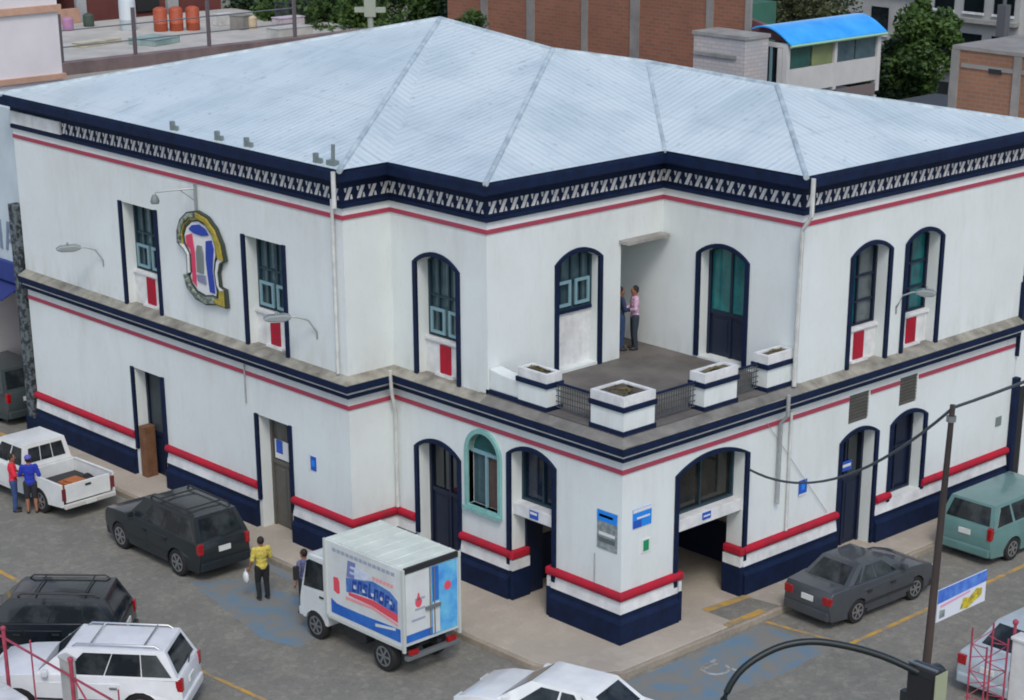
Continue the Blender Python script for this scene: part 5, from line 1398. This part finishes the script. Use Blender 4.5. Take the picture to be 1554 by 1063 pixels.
# letters on the wall, only the last two in sight
q = MB(); x0 = -24.10
for pts in ([(0, 0), (.13, 0), (.13, .85), (0, .85)],): q.prism([(x0+a, 5.30+b_) for a, b_ in pts], 1, -1.235, -1.203)
q.build("letter", mat("letter_grey_blue", lin(112, 128, 150), .6), nb)
q = MB(); x1 = -23.78
q.prism([(x1, 5.30), (x1+.10, 5.30), (x1+.27, 6.15), (x1+.17, 6.15)], 1, -1.235, -1.203); q.prism([(x1+.38, 5.30), (x1+.48, 5.30), (x1+.31, 6.15), (x1+.271, 6.15), (x1+.25, 5.98)], 1, -1.235, -1.203); q.box(x1+.13, x1+.36, -1.23, -1.204, 5.55, 5.64)
q.build("letter", mat("letter_grey_blue", lin(112, 128, 150), .6), nb)

pk = B_("pink_building", "tall pale pink building with tan trim bands behind the left end of the roof")
bx(-46, -26, -8 + 6.5, 2.42, 0, 16, "wall", PINKW, pk)
bx(-46.05, -25.9, -1.55, 2.5, 9.58, 9.74, "trim_band", TRIMB, pk); bx(-46.05, -25.9, -1.55, 2.5, 11.55, 11.75, "trim_band", TRIMB, pk)

# flat roof with railings and drums, left background
tr = B_("flat_roof_building", "low building with a pale flat concrete roof and rail posts at upper left")
bx(-52, -39, 2.6, 27, 0, 7.35, "wall", GREYWALL, tr)
bx(-52.2, -38.8, 2.5, 27.2, 7.352, 7.5, "roof_slab", mat("pale_slab", (.52, .50, .45), .9, col2=(.36, .36, .33), scale=.6), tr)
bx(-39.4, -38.85, 2.6, 27.1, 7.5, 7.95, "parapet", mat("maroon_grey", lin(134, 118, 116), .9, var=.4, scale=1.2), tr)
for y in (10.2, 13.4, 16.8, 21.0):
    q = MB(); q.tube([(-39.1, y, 7.95), (-39.1, y, 9.7)], .09, 6); q.build("rail_post", mat("post_grey", lin(98, 92, 96), .7), tr)
for z in (8.5, 9.1):
    q = MB(); q.tube([(-39.1, 10.2, z), (-39.1, 21.0, z)], .025, 5); q.build("rail", STEEL, tr)
q = MB(); q.box(-40.6, -39.45, 12.6, 15.2, 7.51, 7.75); o = q.build("roof_tarp", mat("pale_green_tarp", lin(150, 172, 164), .8, var=.2, scale=1.2), bevel=.05); tag(o, "flat pale green sheet stack on the flat roof behind the rail posts", "sheet")
def drum(label, x, y, z, r, h, m_, name="storage_drum", cat="drum", group="drums on the flat roof"):
    q = MB(); q.lathe([(r*.92, 0), (r, .05), (r, h*.33), (r*1.04, h*.35), (r, h*.37), (r, h*.95), (r*.9, h), (r*.5, h+.06)], n=14); o = q.build(name, m_, smooth=40); o.location = (x, y, z); tag(o, label, cat, group)
drum("white water tank standing on the flat roof left of the orange drums", -48.6, 19.2, 7.5, .36, 1.3, mat("tank_white", lin(190, 200, 204), .5), "water_tank", "tank", None)
OR_ = mat("orange_drum_paint", lin(176, 84, 54), .6, var=.3, scale=4)
for k, (x, y, lab) in enumerate(((-47.3, 20.0, "orange drum on the flat roof, leftmost of the orange three"), (-47.0, 20.6, "orange drum on the flat roof, middle of the orange three"), (-46.7, 21.25, "orange drum on the flat roof, rightmost of the orange three"))):
    drum(lab, x, y, 7.5, .30, .95, OR_)
for k, (x, y, c_, lab) in enumerate(((-50.2, 17.2, (176, 130, 166), "small mauve bucket on the flat roof left of the white tank"), (-45.4, 23.4, (196, 180, 150), "cream sack on the flat roof right of the orange drums"), (-50.8, 18.6, (70, 84, 74), "dark green tub on the flat roof beside the mauve bucket"))):
    drum(lab, x, y, 7.5, .24, .5, mat("tub_paint", lin(*c_), .7, var=.2), "tub", "tub", None)
mr_ = B_("maroon_building", "dull red building with grey piers beyond the flat roof")
bx(-60, -53.2, 19.6, 27.6, 0, 12.5, "wall", mat("maroon_wall", lin(112, 62, 56), .85, var=.4, scale=.5), mr_)
for y, w in ((19.4, .5), (21.9, .35), (24.2, .6), (27.3, .4)): bx(-53.2, -53.0, y, y+w, 0, 12.4, "pier", GREYWALL, mr_)
bx(-53.2, -53.1, 22.6, 23.8, 7.6, 10, "dark_opening", DARK, mr_); bx(-53.2, -53.12, 25.2, 25.9, 8.4, 12, "green_panel", mat("green_panel_paint", lin(40, 96, 72), .8), mr_)
gh = B_("grey_house", "pale blue grey house between the pink building and the dull red one")
bx(-60, -53.4, 13.5, 18.6, 0, 12, "wall", mat("blue_grey_wall", lin(138, 152, 158), .85, var=.3, scale=.6), gh); bx(-53.4, -53.3, 17.3, 18.3, 7.6, 12, "dark_shutter", mat("slate_shutter", lin(62, 74, 86), .7), gh)
bx(-52.6, -52.1, 13, 19, 7.51, 8.1, "tan_curb", TRIMB, gh)
for (lab, x, y, z, w, c_, nm) in (("pale green board stack on the flat roof in front of the orange drums", -44.2, 17.6, 7.51, (1.4, 1.6, .25), (150, 176, 172), "board_stack"), ("cream slab lying on the flat roof left of the board stack", -45.4, 15.6, 7.51, (.6, 2.2, .18), (206, 200, 176), "slab"),
        ("grey crate on the flat roof right of the orange drums", -45.6, 23.0, 7.51, (.7, .7, .6), (140, 138, 132), "crate"), ("white carton on the flat roof beyond the grey crate", -47.2, 23.2, 7.51, (.5, .8, .5), (206, 208, 204), "carton"),
        ("dark cabinet at the right end of the flat roof", -45.4, 25.6, 7.51, (.9, 1.2, 1.0), (70, 76, 78), "cabinet"), ("lilac carton at the right end of the flat roof beside the dark cabinet", -43.0, 23.6, 7.51, (.6, 1.3, .7), (196, 186, 192), "carton"),
        ("pale table on the flat roof near the far rail post", -41.6, 22.6, 7.51, (.8, 1.8, .5), (190, 192, 186), "table")):
    q = MB(); q.box(-w[0]/2, w[0]/2, -w[1]/2, w[1]/2, 0, w[2]*.94); q.box(-w[0]/2-.03, w[0]/2+.03, -w[1]/2-.03, w[1]/2+.03, w[2]*.945, w[2]); o = q.build(nm, mat(nm+"_paint", lin(*c_), .8, var=.35, scale=2), bevel=.02)
    o.location = (x, y, z); o.rotation_euler = (0, 0, .1*len(lab) % .5); tag(o, lab, nm.replace("_", " "))
# further blocks that close the view
for k, (x0, x1, y0, y1, h, c_, lab) in enumerate(((-120, -100, 40, 75, 9, (.20, .20, .19), "dark grey block far behind the trees on the left"), (-100, -84, 76, 92, 5, (.3, .3, .29), "low grey block beyond the trees behind the brick wall"))):
    f = B_("distant_building", lab); bx(x0, x1, y0, y1, 0, h, "wall", mat("distant_wall", c_, .9, var=.4, scale=.3), f); bx(x0-.3, x1+.3, y0-.3, y1+.3, h, h+.3, "roof", CONC, f)

# brick building and its neighbours behind the main roof
BRICK = brick_mat("red_brick", (.32, .125, .075), (.25, .105, .065), (.24, .17, .13))
BRICK2 = brick_mat("orange_brick", (.30, .14, .08), (.25, .12, .075), (.24, .18, .14))
COLM = mat("grey_column", (.27, .255, .235), .9, var=.35, scale=1.2)
br = B_("brick_building", "large unrendered red brick wall with grey concrete columns behind the roof")
q = MB(); q.prism([(-33.1, 24), (-17.4, 24), (-28.5, 34.5), (-43.0, 34.5)], 2, 0, 13.2); q.build("wall", BRICK, br)
for x, w in ((-30.9, .35), (-28.3, .4), (-25.4, .3), (-22.85, .42), (-19.25, .3), (-17.5, .25)): bx(x-w/2, x+w/2, 23.93, 24.02, 0, 13.2, "column", COLM, br)
q = MB(); q.prism([(-33.2, 23.95), (-17.3, 23.95), (-28.4, 34.6), (-43.1, 34.6)], 2, 13.21, 13.5); q.build("roof_slab", COLM, br); bx(-27, -23.2, 23.9, 23.995, 11.3, 11.5, "beam", mat("dark_beam", (.05, .06, .055), .8), br)
sh = B_("whitewashed_shed", "small whitewashed brick block in front of the right end of the red brick wall")
bx(-18.55, -16.25, 22.4, 23.6, 0, 9.88, "wall", brick_mat("whitewashed_brick", (.56, .50, .48), (.46, .42, .41), (.38, .34, .32)), sh); bx(-18.6, -16.2, 22.35, 23.65, 9.885, 10.0, "coping", CONC, sh)
bx(-18.5, -16.6, 22.33, 22.395, 9.22, 9.34, "ledge", CONC, sh)
cn = B_("canopy_building", "white building with a bright blue curved canopy over its roof terrace")
WL = mat("cream_white_wall", (.60, .60, .58), .8, var=.18, scale=.8)
bx(-24, -15.8, 24.2, 29.1, 0, 7.45, "wall", WL, cn); bx(-15.9, -15.75, 24.0, 29.1, 8.0, 8.80, "terrace_wall", WL, cn)
bx(-24, -15.9, 24.25, 29.05, 7.46, 7.6, "floor", CONC, cn); bx(-24, -20.5, 25, 29, 7.6, 10.3, "back_room", mat("green_room", lin(62, 116, 98), .8, var=.4, scale=.6), cn)
for y, w in ((24.05, .16), (26.6, .14), (29.02, .2)): bx(-15.92, -15.72, y-w/2, y+w/2, 7.61 if y > 24.1 else 7.61, 9.6, "post", WL, cn)
for y0_, y1_ in ((26.7, 27.7), (27.78, 28.9)): bx(-15.84, -15.80, y0_, y1_, 8.82, 9.55, "glazing", GLASS, cn)
bx(-15.84, -15.80, 25.4, 26.5, 8.82, 9.5, "ochre_panel", mat("ochre_green", lin(128, 140, 96), .8, var=.3, scale=2), cn)
bx(-15.84, -15.80, 24.2, 25.3, 8.82, 9.5, "green_glazing", mat("green_glazing_glass", lin(46, 92, 84), .15, var=.4, scale=2), cn)
bx(-24, -15.75, 24.02, 24.18, 9.52, 9.66, "beam", WL, cn); bx(-16.16, -15.94, 23.98, 24.14, 7.4, 9.5, "post", WL, cn)
bx(-24, -16.2, 24.1, 24.14, 7.7, 9.5, "glazing", GLASSDK, cn)
for x in (-17.2, -16.8, -16.5): bx(x-.04, x+.04, 24.03, 24.09, 7.7, 9.5, "mullion", SASH, cn)
q = MB(); n_ = 10
A_ = [(-15.55-1.75*(k/n_), 9.62+.52*math.sin(math.pi*(k/n_)*.72)) for k in range(n_+1)]
q.strip(A_, [(x, z+.05) for x, z in A_], 23.95, 29.2, ax=1); q.build("canopy", mat("sky_blue_plastic", lin(30, 150, 236), .3, col2=lin(70, 176, 244), scale=1.2, coat=.3), cn, smooth=40)
q = MB(); q.tube([(-15.55, 23.95, 9.60), (-15.55, 29.2, 9.60)], .05, 6); q.build("canopy_edge", mat("pale_green_edge", lin(150, 190, 150), .6), cn)
q = MB(); q.prism([(-18.2, 9.68), (-16.2, 9.68), (-16.9, 10.1), (-18.2, 10.35)], 1, 24.4, 24.6); q.build("maroon_gable", mat("maroon_sheet", lin(124, 84, 88), .8, var=.3, scale=1), cn)
bx(-15.74, -15.72, 25.6, 28.9, 7.5, 7.9, "lower_opening", mat("brown_grey_shutter", lin(118, 108, 106), .85), cn)
b2 = B_("brick_building", "smaller orange brick wall with grey columns at the upper right edge")
bx(-7.6, 3, 22, 30, 0, 10.5, "wall", BRICK2, b2)
for x, w in ((-7.52, .28), (-5.3, .26), (-2.6, .26)): bx(x-w/2, x+w/2, 21.94, 22.01, 0, 10.5, "column", COLM, b2)
bx(-7.65, 3.05, 21.95, 30.05, 10.51, 10.62, "coping", COLM, b2); bx(-7.3, 3, 21.96, 21.995, 10.0, 10.12, "bond_beam", COLM, b2)
bx(-6.3, -5.85, 21.95, 21.99, 9.92, 10.06, "vent_hole", DARK, b2)
pw = B_("back_yard_wall", "low pale wall under the trees behind the right of the roof", "wall")
bx(-15.6, -7.8, 31, 31.3, 0, 6.6, "wall", WL, pw); bx(-15.7, -7.7, 30.95, 31.35, 6.61, 6.75, "coping", CONC, pw)
hs = B_("yard_house", "dark roofed house seen low between trunk and orange brick wall")
bx(-13.5, -8.2, 24, 29.5, 0, 7.55, "wall", mat("dark_grey_house", (.07, .075, .08), .8, var=.4, scale=1), hs); bx(-13.6, -8.1, 23.9, 29.6, 7.56, 7.7, "roof", mat("dark_roof", (.05, .055, .06), .7), hs)
bx(-9.3, -8.3, 23.86, 23.99, 6, 8.3, "pale_panel", mat("lilac_wall", (.45, .45, .5), .8), hs)
APT = mat("grey_white_render", (.42, .43, .42), .85, var=.3, scale=.5)
for (x0, x1, y0, y1, h, lab, nw) in ((-36, -30.5, 60, 70, 9.2, "grey white apartment block behind the right hand trees", 3), (-29.8, -20, 62, 74, 8.4, "paler apartment block at the upper right corner", 3), (-45, -37.5, 66, 76, 6.2, "low grey house left of the apartment blocks", 3)):
    f = B_("apartment_block", lab); bx(x0, x1, y0, y1, 0, h, "wall", APT, f); bx(x0-.3, x1+.3, y0-.3, y1+.3, h+.005, h+.3, "roof_slab", CONC, f)
    for fl in range(3):
        z = 1.2+fl*2.6
        if z+1.5 > h: continue
        bx(x0-.05, x1+.05, y0-.5, y0-.01, z-.5, z-.3, "balcony_slab", CONC, f)
        for k in range(nw):
            xx = x0+(k+.5)*(x1-x0)/nw; w_ = bx(xx-.6, xx+.6, y0-.06, y0-.005, z, z+1.5, "window", GLASSDK, f); bx(xx-.66, xx+.66, y0-.14, y0-.065, z-.12, z-.01, "sill", WHITE, w_)
cbx = B_("concrete_ledge_house", "pale flat roofed house between the small tree and the orange brick wall")
bx(-20.5, -8.5, 44, 52, 0, 7.1, "wall", WL, cbx); bx(-20.8, -8.2, 43.7, 52.3, 7.11, 7.5, "roof_slab", mat("beige_slab", (.42, .4, .36), .9, var=.3, scale=.6), cbx)
q = MB(); q.tube([(0, 0, 0), (0, 0, 10.9)], [.09, .07], 8); q.box(-.18, .18, -.15, .15, 9.4, 10.5); o = q.build("transformer_pole", mat("pole_grey", lin(86, 88, 92), .8), smooth=40); o.location = (-13.2, 32.8, 0); tag(o, "grey pole with a dark box beside the small tree at the upper right", "pole")
q = MB(); q.tube([(0, 0, 0), (0, 0, 10.5)], .11, 8); q.box(-.55, .55, -.1, .1, 10.15, 10.32); q.box(-.2, .2, -.14, .14, 10.0, 10.7); o = q.build("lamp_post", mat("post_cream", lin(152, 160, 146), .7)); o.location = (-28.9, 16.7, 0); o.rotation_euler = (0, 0, R(45)); tag(o, "pale post with a crossbar in front of the trees behind the roof", "post")
# next house along the right hand street
rt = B_("white_house", "white house with a dark doorway beyond the right end of the building")
bx(-8, 0.02, 15.6, 26, 0, 7.2, "wall", WALL, rt); bx(-.9, .0, 15.02, 15.58, 2.96, 4.55, "link_wall", WALL, rt)
bx(.0, .16, 14.93, 15.10, 0.15, 3.3, "jamb", NAVY, rt); bx(-.4, .015, 15.12, 15.59, .1, 2.95, "dark_doorway", DARK, rt); bx(-.4, .02, 15.01, 15.58, 4.56, 5.9, "dark_window", DARK, rt); bx(.0, .1, 14.94, 15.0, 3.9, 5.9, "frame", NAVY, rt)

# ------------------------------------------------------------------ trees
def leaf_mat(name, c1, c2):
    m = mat(name, c1, .65, col2=c2, scale=.9, lo=.38, hi=.62, spec=.3); return m
BARK = mat("bark", (.06, .05, .04), .95, var=.4, scale=6)
def tree(label, loc, h, rad, crown_h, seed, mat_l, n=11000, leaf=.125, kind="leafy_tree", group="trees behind the building"):
    rnd = random.Random(seed)
    t = thing(kind, label, "tree", loc, 0, group)
    q = MB()
    top = h-crown_h*.45
    q.tube([(0, 0, 0), (.05, .03, top*.5), (0, .08, top)], [rad*.085, rad*.065, rad*.04], 8)
    cl = []
    nb_ = 34
    for k in range(nb_):
        while True:
            u = Vector((rnd.uniform(-1, 1), rnd.uniform(-1, 1), rnd.uniform(-1, 1)))
            if .25 < u.length < 1: break
        p = Vector((u.x*rad*.82, u.y*rad*.82, h-crown_h/2+u.z*crown_h*.42)); cl.append((p, rnd.uniform(.20, .40)*rad))
        if k < 12: q.tube([(0, .05, top*rnd.uniform(.55, .98)), tuple(p*.55+Vector((0, 0, top*.42))), tuple(p)], [rad*.03, rad*.018, rad*.007], 5)
    q.build("trunk", BARK, t, smooth=True)
    bm = bmesh.new()
    for _ in range(n):
        p, r = cl[rnd.randrange(nb_)]
        d = Vector((rnd.gauss(0, 1), rnd.gauss(0, 1), rnd.gauss(0, 1))).normalized()*r*rnd.random()**.4
        c_ = p+d; a = Vector((rnd.gauss(0, 1), rnd.gauss(0, 1), rnd.gauss(0, .6))).normalized(); b_ = a.cross(Vector((rnd.gauss(0, 1), rnd.gauss(0, 1), rnd.gauss(0, 1)))).normalized()
        s = leaf*rnd.uniform(.6, 1.3)
        vs = [bm.verts.new(c_+a*s), bm.verts.new(c_+b_*s*.55), bm.verts.new(c_-a*s), bm.verts.new(c_-b_*s*.55)]
        bm.faces.new(vs)
    me = bpy.data.meshes.new("crown"); bm.to_mesh(me); bm.free(); me.materials.append(mat_l)
    o = bpy.data.objects.new("crown", me); COL.objects.link(o); o.parent = t
    return t
LG = leaf_mat("leaf_green", (.060, .115, .022), (.030, .065, .018)); LD = leaf_mat("leaf_dark", (.030, .062, .026), (.015, .033, .016)); LY = leaf_mat("leaf_yellow_green", (.105, .140, .022), (.045, .075, .018))
tree("dark green tree left of the pale post behind the roof", (-44.0, 26.6, 0), 9.6, 3.1, 6.5, 1, LG)
tree("fresh green tree right of the pale post behind the roof", (-42.2, 29.6, 0), 10.4, 3.3, 7, 2, LG)
tree("darkest tree above the right end of the flat roof", (-58.0, 33.5, 0), 10.0, 4.6, 8, 3, LD)
tree("dark tree far behind the drums on the flat roof", (-66.0, 44.0, 0), 11.0, 5.5, 9, 4, LD)
tree("large deep green tree between the blue canopy and the orange brick wall", (-16.9, 33.2, 0), 10.6, 1.65, 4.6, 5, LG, n=12000)
tree("dark tree close behind the blue canopy", (-18.6, 32.2, 0), 9.5, 1.5, 4.6, 6, LD)
tree("small yellow green tree at the upper right corner", (-17.5, 46.0, 0), 9.9, 2.9, 3.6, 7, LY)
tree("olive tree above the blue canopy", (-36.5, 50.0, 0), 8.6, 3.2, 5.5, 8, leaf_mat("leaf_olive", (.075, .092, .034), (.035, .045, .02)))
tree("dark tree in the row far beyond the blue canopy", (-50.0, 62.0, 0), 9.5, 6.0, 7, 9, LD)
tree("small bush tree standing by the brick wall behind the roof ridge", (-27.0, 19.8, 0), 10.15, .75, 1.6, 11, LG, n=2200, leaf=.08)
tree("wide dark tree closing the view at the top right", (-62.0, 78.0, 0), 9.5, 8.0, 8, 12, LD)
tree("leafy tree filling the gap left of the large red brick wall", (-37.5, 28.6, 0), 10.2, 2.6, 6.5, 13, LD)
tree("deep green tree just behind the roof peak left of the brick wall", (-46.5, 36.5, 0), 10.5, 4.2, 8, 14, LG)
tree("dusky tree between the flat roof and the fresh green trees", (-52.0, 29.2, 0), 9.3, 2.6, 6, 15, LD)
tree("black green tree right of the dull red building", (-56.5, 31.6, 0), 11.5, 3.4, 8.5, 16, LD)
tree("black green tree low behind the right end of the flat roof", (-54.0, 29.0, 0), 8.6, 2.2, 5.0, 17, LD)
tree("full fresh green tree right at the roof peak beside the brick wall", (-40.2, 31.0, 0), 10.6, 2.6, 7, 18, LG)
tree("mid green tree between post and the dark trees", (-47.5, 28.0, 0), 9.6, 2.6, 6, 19, LG)
